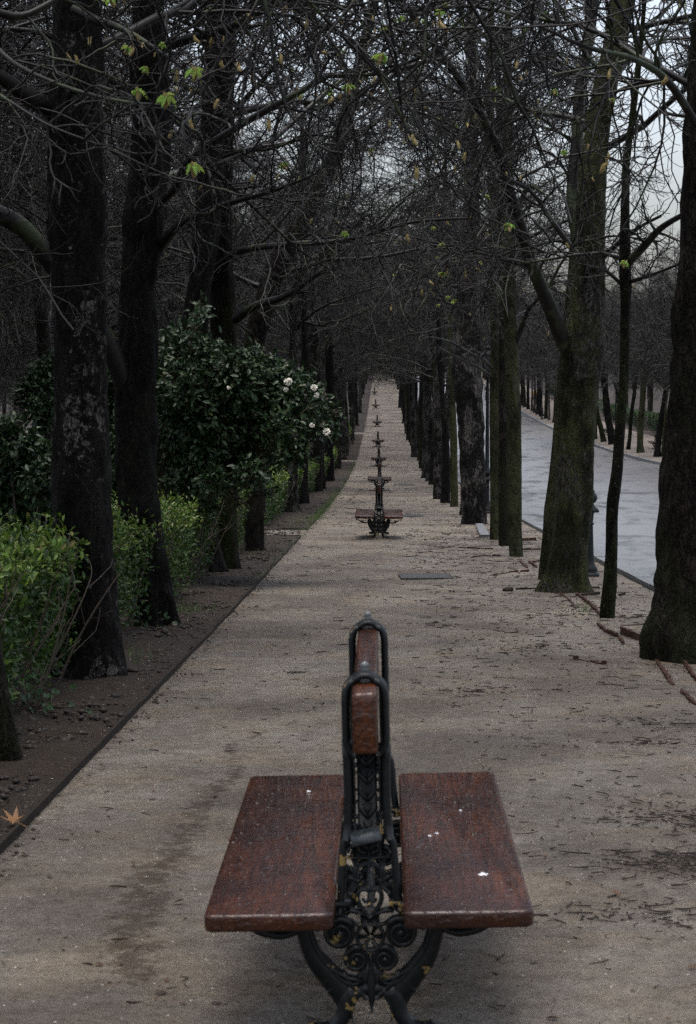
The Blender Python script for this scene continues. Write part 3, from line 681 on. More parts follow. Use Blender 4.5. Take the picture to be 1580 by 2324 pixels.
def rows():
    r = random.Random(5)
    LG = 'bare trees in the left row along the hedge'; RG = 'bare trees in the right row between path and road'
    # left row
    for i, (px, d) in enumerate([(663, 47.5), (683, 54), (719, 66), (734, 69.5), (746, 79.5), (762, 96), (768, 102)]):
        lab = 'bare trunk in the left row just beyond the side opening, under the flower heads' if d < 60 else 'dark bare tree in the left row, halfway down the path by the hedge'
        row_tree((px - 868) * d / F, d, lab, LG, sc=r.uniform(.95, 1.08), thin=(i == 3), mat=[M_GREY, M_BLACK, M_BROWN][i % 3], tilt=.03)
    d = 109.
    while d < 318:
        row_tree(-2.15 + r.uniform(-.2, .15) - (.2 if d > 150 else 0), d, 'dark bare tree in the far part of the left row', LG, sc=r.uniform(.9, 1.1), thin=r.random() < .35, tilt=r.uniform(-.09, .09), mat=r.choice([M_GREY, M_GREY, M_BROWN, M_BLACK]))  # far trunks mostly greyed by bark colour, in place of haze
        d += r.uniform(4.5, 8.) if d < 150 else r.uniform(4.8, 8.6)
    # right row
    for i, d in enumerate([63.5, 68, 71.5, 75.5, 80, 84, 88.5, 93]):
        row_tree(1.98 + r.uniform(-.08, .08), d, 'grey bare trunk in the right row, beyond the broad dark grey one', RG, sc=r.uniform(.95, 1.1), tilt=r.uniform(-.05, .05), thin=(i % 4 == 2), mat=[M_GREY, M_GREY, M_GREEN, M_BLACK][i % 4], slim=1.1)  # grey bark colour on most of these trunks stands in for haze
    row_tree(1.95, 46.5, 'half hidden thin trunk standing just behind the broad dark grey trunk', None, thin=True, mat=M_BROWN)
    d = 97.
    while d < 318:
        row_tree(1.98 + r.uniform(-.2, .2), d, 'dark bare tree in the far part of the right row', RG, sc=r.uniform(.9, 1.1), thin=r.random() < .3, tilt=r.uniform(-.09, .09), mat=r.choice([M_GREY, M_GREY, M_BROWN, M_BLACK]))  # haze put into the trunk colour: mostly grey bark far off
        d += r.uniform(3.4, 5.8) if d < 150 else r.uniform(4.8, 7.6)
    # far side of the road: the trunks that can be told apart
    FG = 'bare trees on the far pavement'
    for (x, lab, tl, m, th) in [(1490, 'dark thick leaning trunk on the far pavement with a green sapling beside it', .09, M_BLACK, False), (1452, 'straight pale green trunk on the far pavement left of the dark thick one', 0, M_GREEN, False),
                                (1424, 'slim dark trunk on the far pavement, bowed and next to the pale green one', .08, M_DARKMOSS, True), (1388, 'dark trunk leaning left in front of the far bench', -.16, M_BLACK, False),
                                (1369, 'green grey trunk leaning hard to the left on the far pavement', -.24, M_DARKMOSS, False), (1351, 'thin upright post-like stem on the far pavement by the leaning trunks', 0, M_BROWN, True), (1338, 'grey trunk half hidden behind the mossy trunk, on the far pavement', -.1, M_GREY, False)]:
        dd = F * 13.9 / (x - 868); e = row_tree(13.9, dd, lab, None, thin=th, mat=m, sc=1.0)
        e.rotation_euler = (0, tl, 0)
    dd = F * 13.9 / (1500 - 868); e = row_tree(14.15, dd + 1.5, 'crooked pale green sapling beside the dark leaning trunk across the road', None, thin=True, mat=M_GREEN, slim=.6); e.rotation_euler = (0, .05, 0)
    d = 55.
    while d < 90: row_tree(13.9, d, 'bare tree on the far pavement, hidden behind the near trunks', FG); d += 5.5
    for x in (1256, 1245, 1238, 1228, 1219, 1212, 1206, 1198, 1190, 1184):
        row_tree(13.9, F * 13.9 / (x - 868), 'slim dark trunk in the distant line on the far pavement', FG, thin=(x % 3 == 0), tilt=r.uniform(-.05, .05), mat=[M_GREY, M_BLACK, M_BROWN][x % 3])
    d = 205.
    while d < 315: row_tree(13.9 + r.uniform(-.2, .2), d, 'slim dark trunk in the distant line on the far pavement', FG, tilt=r.uniform(-.05, .05)); d += 6.5
    # woods
    WL = 'bare trees in the dark wood left of the path'; WR = 'bare trees in the wood beyond the far pavement'
    pts = []
    d = 15.
    while d < 125: x = -5.4 + r.uniform(-.5, .4); row_tree(x, d, 'bare dark tree just behind the hedge on the left, second row', 'second row of bare trees behind the hedge', sc=r.uniform(.95, 1.1), thin=r.random() < .5, tilt=r.uniform(-.05, .05)); pts.append((x, d)); d += r.uniform(6.5, 9.)
    def scatter(n, fx, d0, d1, lab, grp, mind):
        c = 0; tries = 0
        while c < n and tries < 9000:
            tries += 1; d = d0 + (d1 - d0) * r.random() ** 1.25; a, b = fx(d)
            if b <= a: continue
            x = r.uniform(a, b); md = mind * (.6 + d / 130)
            if any((x - p) ** 2 + (d - q) ** 2 < md * md for p, q in pts): continue
            pts.append((x, d)); row_tree(x, d, lab, grp, sc=r.uniform(.85, 1.15), thin=r.random() < .4, tilt=r.uniform(-.05, .05)); c += 1
    scatter(112, lambda d: (-.225 * d - 4, -5.2), 12, 300, 'bare dark tree deep in the wood left of the hedge', WL, 3.2)
    scatter(52, lambda d: (18.6, .185 * d + 4), 80, 300, 'bare tree in the wood behind the far pavement hedge', WR, 3.4)
rows()
print('trees', NTREE[0])

# ------------------------------------------------------------------ distant wood closing the view
def distant():
    G = Geo(); rg = np.random.default_rng(9)
    n = 170; X = np.concatenate([rg.uniform(-120, -5, 95), rg.uniform(20, 95, 75)]); Y = rg.uniform(318, 375, n)
    z = g(Y)
    P = np.stack([np.stack([X, Y, z - .3], 1), np.stack([X + rg.normal(0, .4, n), Y, z + 5], 1), np.stack([X + rg.normal(0, 1, n), Y, z + 11], 1)], 1)
    G.tubes(P, np.tile([.28, .2, .06], (n, 1)), 6)
    for i in range(n):
        k = 9; S = P[i, 1][None] + np.zeros((k, 3)); S[:, 2] += rg.uniform(-2.5, 4.5, k); a = rg.uniform(0, 6.28, k); el = rg.uniform(.1, 1, k)
        D = np.stack([np.cos(a) * np.cos(el), np.sin(a) * np.cos(el), np.sin(el)], 1)
        crown(G, S, D, rg.uniform(3, 5, k), np.full(k, .07), rg, (5, 4, 3), m_limb=0)
    o = G.build('distant_wood', M_TWIG); tag(o, 'far bare wood closing the horizon behind the rows of trees', 'wood', kind='stuff')
distant()

# ------------------------------------------------------------------ leaves, hedges, shrubs
def hedge_mesh(Lx, W, H, n, leaf, seed, young=.16, loose=.06):
    """hedge running along +Y from 0 to Lx, W across (x 0..-W), H high"""
    rg = np.random.default_rng(seed); G = Geo()
    u = rg.random(n); face = rg.random(n)
    y = rg.uniform(0, Lx, n); x = np.zeros(n); z = np.zeros(n); Nn = np.zeros((n, 3))
    dep = rg.exponential(.045, n)
    wob = .06 * np.sin(y * 2.3 + seed) + .05 * np.sin(y * 5.1 + seed * 2)
    a = face < .55; b = (face >= .55) & (face < .85); c = face >= .85
    z[a] = H * rg.random(a.sum()) ** .75; x[a] = wob[a] - dep[a] - .10 * (1 - z[a] / H) * 1.4; Nn[a] = (1, 0, .3)
    x[b] = -rg.random(b.sum()) * W; z[b] = H + wob[b] * .8 - dep[b] + (rg.random(b.sum()) ** 5) * .16; Nn[b] = (0, 0, 1)
    x[c] = -rg.random(c.sum()) * W; z[c] = H * rg.random(c.sum()); e = rg.random(c.sum()) < .65
    y[c] = np.where(e, dep[c], Lx - dep[c]); Nn[c] = np.stack([np.zeros(c.sum()), np.where(e, -1., 1.), np.full(c.sum(), .2)], 1)
    x = x + loose * rg.normal(0, .7, n); y = y + rg.normal(0, .03, n)
    P = np.stack([x, y, z], 1)
    thin = (z > .12 * H) | (rg.random(n) < .35); P = P[thin]; Nn = Nn[thin]; n = len(P)
    D = nrm(rg.normal(0, 1, (n, 3)) + Nn * .8 + np.array([0, 0, .2])); NN = nrm(Nn + rg.normal(0, .55, (n, 3)) + np.array([0, 0, .5]))
    yg = rg.random(n) < young * np.where(P[:, 2] > .82 * H, 3.2, .35)
    sz = leaf * rg.uniform(.6, 1.25, n)
    leaves(G, P[~yg], D[~yg], NN[~yg], sz[~yg], m=0); leaves(G, P[yg], D[yg], NN[yg], sz[yg], m=1)
    Gs = Geo(); k = int(Lx * 11)
    S = np.stack([-rg.random(k) * W * .8 - .06, rg.uniform(0.03, Lx - .03, k), np.full(k, -.05)], 1); dd = np.stack([rg.normal(.1, .15, k), rg.normal(0, .2, k), np.ones(k)], 1)
    P1, R1 = grow(S, dd, np.full(k, H * .95), np.full(k, .011), np.full(k, .004), 7, .06, (0, 0), rg); Gs.tubes(P1, R1, 4)
    S, D2, L2, R2 = spawn(P1, R1, np.full(k, H), 4, .4, (.2, 1), (.5, 1.), rg); P2, R2b = grow(S, D2, L2, np.full(len(S), .005), np.full(len(S), .0025), 5, .2, (.05, .05), rg); Gs.tubes(P2, R2b, 3)
    return G, Gs
M_HSTEM = simple('hedge_stem', (.05, .038, .028), .6, .3)
def hedge_obj(x, y, L, W, H, n, leaf, seed, label, group=None, shared=None, mats=None):
    e = empty('hedge', (x, y, float(Z(x, y)) + .02)); tag(e, label, 'hedge', group)
    e.rotation_euler = (math.atan2(float(g(y + L) - g(y)), L), 0, 0)
    if shared is None:
        G, Gs = hedge_mesh(L, W, H, n, leaf, seed); shared = (G.mesh('foliage', mats or [M_HEDGE, M_YOUNG]), Gs.mesh('stems', M_HSTEM))
    link(bpy.data.objects.new('foliage', shared[0]), e); link(bpy.data.objects.new('stems', shared[1]), e)
    return shared
hedge_obj(-2.02, 7.2, 6.0, .75, .90, 20000, .058, 1, 'nearest clipped hedge with bright young leaves on top, left of the scarred black trunk')
hedge_obj(-2.02, 14.7, 2.9, .6, .88, 6500, .05, 2, 'short leafy hedge piece between the first two black trunks')
hedge_obj(-2.04, 18.1, 3.0, .7, .9, 6500, .05, 3, 'dark shaded hedge piece under the evergreen shrub')
hedge_obj(-2.04, 21.6, 3.4, .7, .92, 6500, .05, 4, 'leafy hedge piece just before the trunk under the shrub, lit on top')
hedge_obj(-2.06, 25.6, 3.8, .7, .92, 6500, .05, 5, 'hedge piece between the two slim trunks below the shrub')
hedge_obj(-2.06, 29.9, 4.6, .7, .92, 7000, .05, 6, 'hedge piece ending at the side opening of the path')
sh = None
HG = 'clipped hedge pieces further along the left row'
yy = 38.6; k = 0
while yy < 145:
    if not (103 < yy < 109):
        sh = hedge_obj(-2.22 - (k % 2) * .08, yy, 6.3, .8, .95, 6500, .075, 7, 'clipped green hedge piece further down the left of the path', HG, sh)
    yy += 6.5; k += 1
# hedge across the road
sh2 = None; yy = 84; k = 0
while yy < 230:
    sh2 = hedge_obj(18.3 + (k % 3) * .3, yy, 3.4, 1.3, 1.15, 4200, .10, 8, 'dark green hedge clump along the far pavement across the road', 'hedge clumps across the road', sh2, [M_SHRUB, M_HEDGE]); yy += random.choice([3.6, 4.4, 7.5]); k += 1
# its front must face the pavement
for o in list(SC.objects):
    if o.get('group') == 'hedge clumps across the road': o.scale = (-1, random.uniform(.8, 1.2), random.uniform(.55, 1.0))

def shrub(name, label, blobs, foot, tipn, leaf, seed, stems=7, mat=M_SHRUB, flowers=()):
    rg = np.random.default_rng(seed); off = np.array(foot)
    e = empty(name, foot); tag(e, label, 'shrub')
    B = np.array([(*(np.array(c) - off), r) for c, r in blobs])
    w = B[:, 3] ** 2; idx = rg.choice(len(B), tipn, p=w / w.sum())
    dv = nrm(rg.normal(0, 1, (tipn, 3)) + np.array([.0, -.25, .15])); rad = B[idx, 3] * (1 - rg.exponential(.24, tipn).clip(0, .9)) * rg.uniform(.85, 1.12, tipn)
    T = B[idx, :3] + dv * rad[:, None] * np.array([1, 1, .92])
    T = T[T[:, 2] > .1]; n = len(T); dv = dv[:n]
    G = Geo(); k = 7
    par = np.repeat(np.arange(n), k); ax = nrm(T[par] - np.array([0, 0, .4]) + rg.normal(0, .3, (n * k, 3)))
    D = nrm(rg.normal(0, .8, (n * k, 3)) + dv[par] * .9 + np.array([0, 0, -.15])); NN = nrm(dv[par] * .8 + rg.normal(0, .5, (n * k, 3)) + np.array([0, 0, .5]))
    leaves(G, T[par] + rg.normal(0, leaf * .45, (n * k, 3)), D, NN, leaf * rg.uniform(.55, 1.2, n * k), .5, .12)
    G.build('foliage', mat, e)
    Gs = Geo()
    for b in B:
        base = np.array([rg.normal(0, .12), rg.normal(0, .12), -.05]); mid = base * .4 + b[:3] * .45 + np.array([0, 0, .25]); Q = smooth(np.array([base, mid, b[:3]]))
        Gs.tubes(Q, np.linspace(.022, .009, len(Q)), 5)
        m = 22; dd = nrm(rg.normal(0, 1, (m, 3))); P1, R1 = grow(np.repeat(b[None, :3], m, 0), dd, np.full(m, b[3] * .95), np.full(m, .007), np.full(m, .003), 5, .15, (0, 0), rg); Gs.tubes(P1, R1, 4)
    Gs.build('stems', M_HSTEM, e)
    for c, r in flowers:
        Gf = Geo(); c = np.array(c) - off; nn = 90; d2 = nrm(rg.normal(0, 1, (nn, 3)))
        leaves(Gf, c + d2 * r * .55, nrm(d2 + rg.normal(0, .6, (nn, 3))), nrm(rg.normal(0, 1, (nn, 3))), r * .6, .8, .1)
        s_ = Geo(); Gf.build('flower_head', M_FLOWER, e)
    return e
sb = [(425, 810, 60), (468, 806, 38), (440, 752, 20), (405, 870, 60), (480, 865, 66), (545, 870, 70), (600, 845, 45), (620, 905, 75), (680, 915, 55), (718, 935, 40), (735, 975, 26), (560, 945, 85), (650, 975, 60),
      (700, 960, 40), (490, 950, 85), (430, 960, 75), (395, 1020, 60), (460, 1035, 70), (530, 1035, 75), (600, 1025, 60), (575, 1075, 42), (480, 1095, 40), (420, 1090, 45), (380, 930, 50), (447, 722, 18), (440, 748, 20), (412, 790, 26), (520, 830, 40), (365, 860, 36), (660, 1030, 34)]
rg_s = random.Random(4)
blobs = [(at(x, y, 22.6 + rg_s.uniform(-.7, .7)), r * 22.6 / F * 1.02) for x, y, r in [(a_, b_, c_ * rg_s.uniform(.82, 1.06)) for a_, b_, c_ in sb] + [(x_, y_, rg_s.uniform(12, 20)) for x_, y_ in ((500, 790), (540, 815), (580, 805), (640, 840), (690, 850), (735, 900), (755, 940), (455, 700), (395, 760), (370, 810), (610, 1120), (540, 1130), (700, 1020), (480, 1150), (420, 1160))]]
fl = [(at(654, 866, 21.5), .043), (at(649, 884, 21.5), .026), (at(713, 880, 21.6), .038), (at(719, 897, 21.6), .03), (at(708, 965, 21.6), .028), (at(742, 980, 21.6), .040), (at(519, 1000 - 120, 21.3), .02)]
shrub('evergreen_shrub', 'big dark evergreen shrub with white flower heads leaning over the path', blobs, np.array([-2.95, 23.6, float(Z(-2.95, 23.6))]), 2600, .085, 3, flowers=fl)
def shrub_px(label, cs, d, x, y, n, seed, leaf=.085):
    r0 = random.Random(seed); bl = [(at(a, b, d + r0.uniform(-.8, .8)), r * d / F) for a, b, r in cs]
    f = at(x, y, d); f[2] = float(Z(f[0], f[1])); shrub('evergreen_shrub', label, bl, f, n, leaf, seed)
shrub_px('dark evergreen shrub behind the near hedge at the left edge', [(20, 1010, 55), (70, 1060, 70), (20, 1120, 80), (90, 1150, 70), (40, 1190, 70), (-30, 1050, 70), (110, 1090, 50)], 19., 40, 1400, 1300, 5)
shrub_px('sparse evergreen shrub seen between the two black trunks', [(95, 870, 35), (115, 830, 25), (265, 930, 50), (255, 1020, 60), (270, 1100, 60), (100, 940, 40), (250, 870, 30), (60, 900, 25)], 24., 190, 1300, 1000, 6)
shrub_px('low dark undergrowth bush behind the second black trunk', [(380, 1060, 70), (300, 1160, 60), (370, 1130, 60), (250, 1170, 50)], 26., 330, 1290, 800, 8)

def small_plant(name, label, cat, px, n, spread, leaf, mat, seed):
    p = gpt(*px); rg = np.random.default_rng(seed); G = Geo()
    Q = np.stack([rg.normal(0, spread, n), rg.normal(0, spread, n), np.abs(rg.normal(0, spread * .9, n)) + .02], 1)
    leaves(G, Q, rg.normal(0, 1, (n, 3)) + [0, 0, .2], rg.normal(0, .5, (n, 3)) + [0, -.3, 1], leaf * rg.uniform(.7, 1.2, n), .9)
    Gs = Geo(); S = np.zeros((n // 3, 3)); Pq = np.stack([S, Q[:n // 3] * .6 + [0, 0, .02], Q[:n // 3]], 1); Gs.tubes(Pq, np.full((n // 3, 3), .003), 4)
    e = empty(name, p); tag(e, label, cat); G.build('leaves', mat, e); Gs.build('stems', M_HSTEM, e)
small_plant('ivy_plant', 'small ivy plant at the foot of the second black trunk', 'plant', (335, 1428), 70, .10, .055, M_IVY, 4)
small_plant('ivy_plant', 'trailing ivy low in the near hedge by the left edge', 'plant', (70, 1625), 90, .14, .05, M_IVY, 5)

# grass
def grass():
    rg = np.random.default_rng(5); G = Geo(); P = []
    spots = [(gpt(720, 1180)[:2], .15, .9, 130), ((-1.45, 48), .07, 6, 1200), ((-1.5, 60), .08, 8, 900), ((-1.5, 90), .08, 12, 800), (gpt(420, 1392)[:2], .12, .25, 160), ((-1.47, 28), .03, 3, 120), ((-1.9, 31), .12, 2, 150), ((-1.75, 42), .15, 3, 250),
             ((1.9, 66), .2, 3, 200), ((-.06, 33.9), .14, .12, 90), (gpt(300, 1500)[:2], .1, .3, 60), (gpt(1330, 1392)[:2], .06, .2, 30)]
    for (c, sx, sy, n) in spots: P.append(np.stack([rg.normal(c[0], sx, n), rg.normal(c[1], sy, n)], 1))
    P = np.concatenate(P); n = len(P); z = Z(P[:, 0], P[:, 1]) + .02
    B = np.column_stack([P, z]); h = rg.uniform(.03, .10, n); D = nrm(rg.normal(0, .4, (n, 3)) + [0, 0, 1]); S = nrm(rg.normal(0, 1, (n, 3)) * [1, 1, 0]) * .004
    V = np.stack([B - S, B + S, B + D * h[:, None]], 1).reshape(-1, 3); G.add(V, (np.arange(n)[:, None] * 3 + np.arange(3)))
    tag(G.build('grass', M_GRASS), 'short green grass tufts along the edge of the path', 'grass', kind='stuff')
grass()

# ------------------------------------------------------------------ litter on the ground
def litter():
    rg = np.random.default_rng(12)
    def place(n, xr, yr, pw=1.6): y = yr[0] + (yr[1] - yr[0]) * rg.random(n) ** pw; return rg.uniform(xr[0], xr[1], n), y
    # sticks
    G = Geo(); xs, ys, kk = [], [], []
    for n, xr, yr, pw in ((1500, (-1.3, 2.9), (5, 60), 1.5), (2000, (.4, 2.95), (6, 38), 1.2), (500, (-1.4, 2.9), (40, 120), 1.), (500, (-2.8, -1.45), (6, 40), 1.3)):
        x, y = place(n, xr, yr, pw); xs.append(x); ys.append(y)
    for cx, cy, sx, sy, n in ((1080, 1572, .2, .12, 70), (1560, 1860, .2, .2, 260), (1565, 1965, .2, .15, 260), (1540, 2080, .2, .1, 120), (1500, 1690, .2, .1, 60), (1230, 1470, .2, .25, 90), (660, 1528, .05, .05, 16), (1380, 1400, .3, .6, 120), (1500, 1640, .2, .12, 60)):
        c = gpt(cx, cy); xs.append(rg.normal(c[0], sx, n)); ys.append(rg.normal(c[1], sy, n))
    x = np.concatenate(xs); y = np.concatenate(ys); n = len(x); L = rg.gamma(1.5, .032, n).clip(.014, .34) * np.interp(y, [5, 20, 80], [.7, 1.1, 1.8])
    a = rg.uniform(0, np.pi, n); bend = rg.normal(0, .12, n) * L
    c0 = np.column_stack([x, y]); dr = np.column_stack([np.cos(a), np.sin(a)]); pr = np.column_stack([-dr[:, 1], dr[:, 0]])
    q = [c0 - dr * L[:, None] / 2, c0 + pr * bend[:, None], c0 + dr * L[:, None] / 2]
    rr = rg.uniform(.0012, .0036, n) * np.interp(y, [5, 20, 80], [.9, 1.6, 3.0])
    P = np.stack([np.column_stack([p, Z(p[:, 0], p[:, 1]) + rr + .003 + np.where(p[:, 0] < -1.44, .03, 0)]) for p in q], 1)
    G.tubes(P, np.stack([rr, rr, rr * .6], 1), 3, 0)
    # leaf crumbs
    x1, y1 = place(1500, (-1.3, 2.9), (5, 45)); x2, y2 = place(2000, (-2.8, -1.42), (6, 45), 1.4); x = np.r_[x1, x2]; y = np.r_[y1, y2]; n = len(x)
    z = Z(x, y) + .006 + np.where(x < -1.44, .035, 0)
    leaves(G, np.column_stack([x, y, z]), np.column_stack([rg.normal(0, 1, (n, 2)), rg.normal(.1, .1, n)]), rg.normal(0, .25, (n, 3)) + [0, 0, 1], rg.gamma(2, .007, n).clip(.005, .05), .5, .2, 1)
    tag(G.build('leaf_litter', [M_STICK, M_CRUMB]), 'scattered broken twigs and leaf crumbs on the gravel', 'litter', kind='stuff')
    # pebbles
    G = Geo(); oc = np.array([[1, 0, 0], [0, 1, 0], [-1, 0, 0], [0, -1, 0], [0, 0, .6], [0, 0, -.6]], float); of = np.array([[0, 1, 4], [1, 2, 4], [2, 3, 4], [3, 0, 4], [1, 0, 5], [2, 1, 5], [3, 2, 5], [0, 3, 5]])
    def stones(G, x, y, s, off, m):
        n = len(x); V = oc[None] * s[:, None, None] * rg.uniform(.6, 1.3, (n, 6, 1)); a = rg.uniform(0, 3.1, n); ca, sa = np.cos(a)[:, None], np.sin(a)[:, None]
        V = np.stack([V[..., 0] * ca - V[..., 1] * sa, V[..., 0] * sa + V[..., 1] * ca, V[..., 2]], -1) + np.column_stack([x, y, Z(x, y) + off + s * .2])[:, None]
        G.add(V.reshape(-1, 3), (of[None] + (np.arange(n) * 6)[:, None, None]).reshape(-1, 3), m)
    x, y = place(2600, (-1.3, 2.9), (4.8, 30), 1.4); stones(G, x, y, rg.gamma(2, .0016, len(x)).clip(.0015, .011), .003, 0)
    tag(G.build('pebbles', M_STONE, smooth=False), 'small pale and dark pebbles strewn on the path', 'pebbles', kind='stuff')
    G = Geo(); x, y = place(11000, (-2.9, -1.47), (6, 60), 1.5); stones(G, x, y, rg.gamma(1.5, .0075, len(x)).clip(.003, .038), .022, 0)
    x, y = place(420, (-2.8, -1.5), (6.5, 34), 1.4); stones(G, x, y, rg.uniform(.018, .042, len(x)), .018, 0); x = rg.normal(-1.40, .05, 1500); y = rg.uniform(5, 45, 1500); stones(G, x, y, rg.gamma(1.4, .004, 1500).clip(.002, .016), .0, 0)
    tag(G.build('soil_clods', M_CLOD, smooth=True), 'lumps of dark wet soil under the left row of trees', 'soil', kind='stuff')
litter()

# ------------------------------------------------------------------ small individual things on the ground
def leaf_thing(px, size, label, rz, curl=.35, off=.04):
    p = gpt(*px); G = Geo(); nl = 7
    a = np.linspace(-2.2, 2.2, nl); ln = size * np.array([.45, .6, .85, 1, .85, .6, .45]) * .6
    V = [(0, 0, .004)]; 
    for i in range(nl):
        V.append((math.sin(a[i]) * ln[i], math.cos(a[i]) * ln[i], curl * size * (.15 + .3 * abs(math.sin(i * 1.9)))))
        if i < nl - 1: am = (a[i] + a[i + 1]) / 2; V.append((math.sin(am) * ln[i] * .45, math.cos(am) * ln[i] * .45, curl * size * .06))
    fs = [[0, i, i + 1] for i in range(1, len(V) - 1)]
    G.add(V, fs); G.tubes(np.array([[0, 0, .004], [0, -size * .25, .01], [.01, -size * .5, .004]]), np.array([.002, .002, .0015]), 5)
    o = G.build('fallen_leaf', M_DEADLEAF); o.location = (p[0], p[1], p[2] + off); o.rotation_euler = (.3, -.2, rz); tag(o, label, 'leaf')
leaf_thing((35, 1890), .13, 'large curled brown maple leaf at the left edge beside the edging strip', .8, .6)
leaf_thing((425, 2755 * .5675), .05, 'small brown leaf lying on the dark soil by the near trunk', 2.1) if False else None
leaf_thing((430, 1640), .05, 'small brown leaf on the path left of the trickle', 2.0, off=.008) if False else None
def slab(pts, label, h=.012, cat='cover', name='manhole_cover', mat=None):
    P = [gpt(*p) for p in pts]; c = sum(P) / len(P); G = Geo(); V = [p - c + [0, 0, h] for p in P] + [p - c - [0, 0, .03] for p in P]
    n = len(P); Fq = [[i, (i + 1) % n, (i + 1) % n + n, i + n] for i in range(n)]
    G.add(V, Fq); G.F.append(np.array([list(range(n))]) + G.n - 2 * n); G.M.append(np.array([0], np.int32))
    for i in range(n):        # raised rim
        a, b = V[i], V[(i + 1) % n]; G.tubes(np.array([a, b]), np.array([.008, .008]), 4)
    o = G.build(name, mat or M_SLAB, smooth=False); o.location = c; tag(o, label, cat)
slab([(911, 1315), (1028, 1314.4), (1019, 1304.8), (903.5, 1305.6)], 'grey rectangular cover set in the gravel before the second bench')
slab([(913, 1173), (961, 1172.6), (958, 1169), (912, 1169.2)], 'thin grey cover just right of the second bench')
slab([(894, 1101.4), (941, 1101.6), (938, 1099), (894, 1098.8)], 'narrow grey cover right of the third bench')
slab([(1090, 1219), (1112, 1219), (1096, 1193), (1080, 1193.5)], 'pale bluish kerb stone lying in the gravel by the broad grey trunk', .04, 'stone', 'kerb_stone', M_KERB)

def bk(x, y): return (908 + .4253 * x, 1163.4 + .4253 * y)
EDG = [(bk(265, 74), bk(328, 72), .03, 0, 'thin brick edge at the foot of the broad grey trunk'), (bk(398, 182), bk(515, 180), .03, 1, 'upper of two parallel brick edges in the gravel left of the green stems'),
       (bk(310, 190), bk(498, 197), .04, 1, 'lower of two parallel brick edges in the gravel left of the green stems'), (bk(380, 242), bk(440, 231), .03, 1, 'left arm of the bent brick edge left of the green stems'),
       (bk(440, 231), bk(543, 236), .04, 1, 'right arm of the bent brick edge left of the green stems'), (bk(440, 252), bk(545, 264), .015, 1, 'sunken brick line just under the bent brick edge'), (bk(583, 320), bk(690, 316), .045, 0, 'reddish brick edge in front of the slim green stem'),
       (bk(493, 334), bk(583, 322), .02, 1, 'brown sunken edge left of the reddish one'), (bk(620, 412), bk(740, 407), .03, 1, 'brown edge running into the foot of the stout mossy trunk'), (bk(650, 150), bk(727, 148), .08, 0, 'tall brick edge right of the green stems'),
       (bk(655, 200), bk(752, 198), .05, 1, 'long brick edge between the green stems and the mossy trunk'), (bk(690, 275), bk(745, 262), .05, 0, 'short tilted brick between green stem and mossy trunk'), (bk(690, 268), bk(730, 295), .05, 0, 'brick running down towards the slim green stem'),
       (bk(640, 262), bk(680, 300), .035, 0, 'brick running down from the foot of the nearest green stem'), (bk(855, 432), bk(910, 475), .03, 0, 'brick row running down from the mossy trunk foot'), (bk(912, 477), bk(942, 520), .02, 1, 'sunken end of the brick row below the mossy trunk'),
       (bk(965, 445), bk(1068, 437), .05, 1, 'mossy brick edge between the mossy trunk and the thin stem'), (bk(945, 440), bk(1012, 490), .05, 0, 'tilted brick leading to the thin crooked stem'), (bk(1015, 495), bk(1062, 542), .05, 0, 'brick ending at the thin crooked stem'),
       (bk(1000, 406), bk(1070, 405), .03, 1, 'low brick edge in front of the lamp post foot'), (bk(1052, 600), bk(1105, 640), .05, 0, 'terracotta row starting below the thin crooked stem'), (bk(1108, 642), bk(1160, 668), .06, 0, 'terracotta row going on towards the massive trunk'),
       (bk(1185, 606), bk(1310, 602), .03, 1, 'straight wooden edge reaching the massive trunk'), (bk(1175, 645), bk(1218, 668), .11, 0, 'tall cracked terracotta piece, left of a pair by the massive trunk'), (bk(1222, 660), bk(1270, 690), .11, 0, 'tall cracked terracotta piece, right of a pair by the massive trunk'),
       (bk(1168, 670), bk(1192, 700), .04, 0, 'low terracotta piece at the end of the row before the massive trunk'), ((1307, 1497), (1371, 1508), .022, 0, 'lone U shaped terracotta channel lying in the gravel'),
       ((1490, 1500), (1528, 1556), .03, 0, 'orange brick line in front of the massive trunk foot'), ((1544, 1568), (1585, 1605), .025, 0, 'end of the orange brick line at the right edge'), ((1554, 1508), (1590, 1556), .045, 0, 'orange upright brick at the far right edge'), (bk(1165, 445), bk(1200, 440), .05, 1, 'broken brick stump between thin stem and massive trunk')]
def edging(a, b, h, m, label):
    h = h * .62
    A, B = gpt(*a), gpt(*b); c = (A + B) / 2; d = B - A; L = float(np.linalg.norm(d[:2])); G = Geo(); rr = random.Random(int(a[0] * 7))
    n = max(1, int(L / .14)); ang = math.atan2(d[1], d[0])
    for i in range(n):
        t = (i + .5) / n - .5; p = d * t
        if n > 6 and 0 < i < n - 1 and rr.random() < .0: continue
        k_ = rr.uniform(.9, 1.02); G.box((p[0] + rr.uniform(-.004, .004), p[1] + rr.uniform(-.008, .008), p[2] + (h - .05) / 2 + rr.uniform(-.009, .003)), (L / n * k_, .026 * rr.uniform(.8, 1.2), h + .05), rz=ang + rr.uniform(-.1, .1), rx=rr.uniform(-.12, .12), ry=rr.uniform(-.05, .05), taper=rr.uniform(0, .15))
    if 'channel' in label:
        for s in (-.5, .5): p = d * s; G.box((p[0], p[1] + .0, p[2] + .002), (.02, .04, .05), rz=ang)
    o = G.build('brick_edging', M_TERRA if m == 0 else M_BRICKD, smooth=False); o.location = c
    b2 = o.modifiers.new('bevel', 'BEVEL'); b2.width = .004; b2.segments = 2
    tag(o, label, 'edging', 'brick edging pieces round the tree pits')
for e_ in EDG: edging(*e_[:4], e_[4])
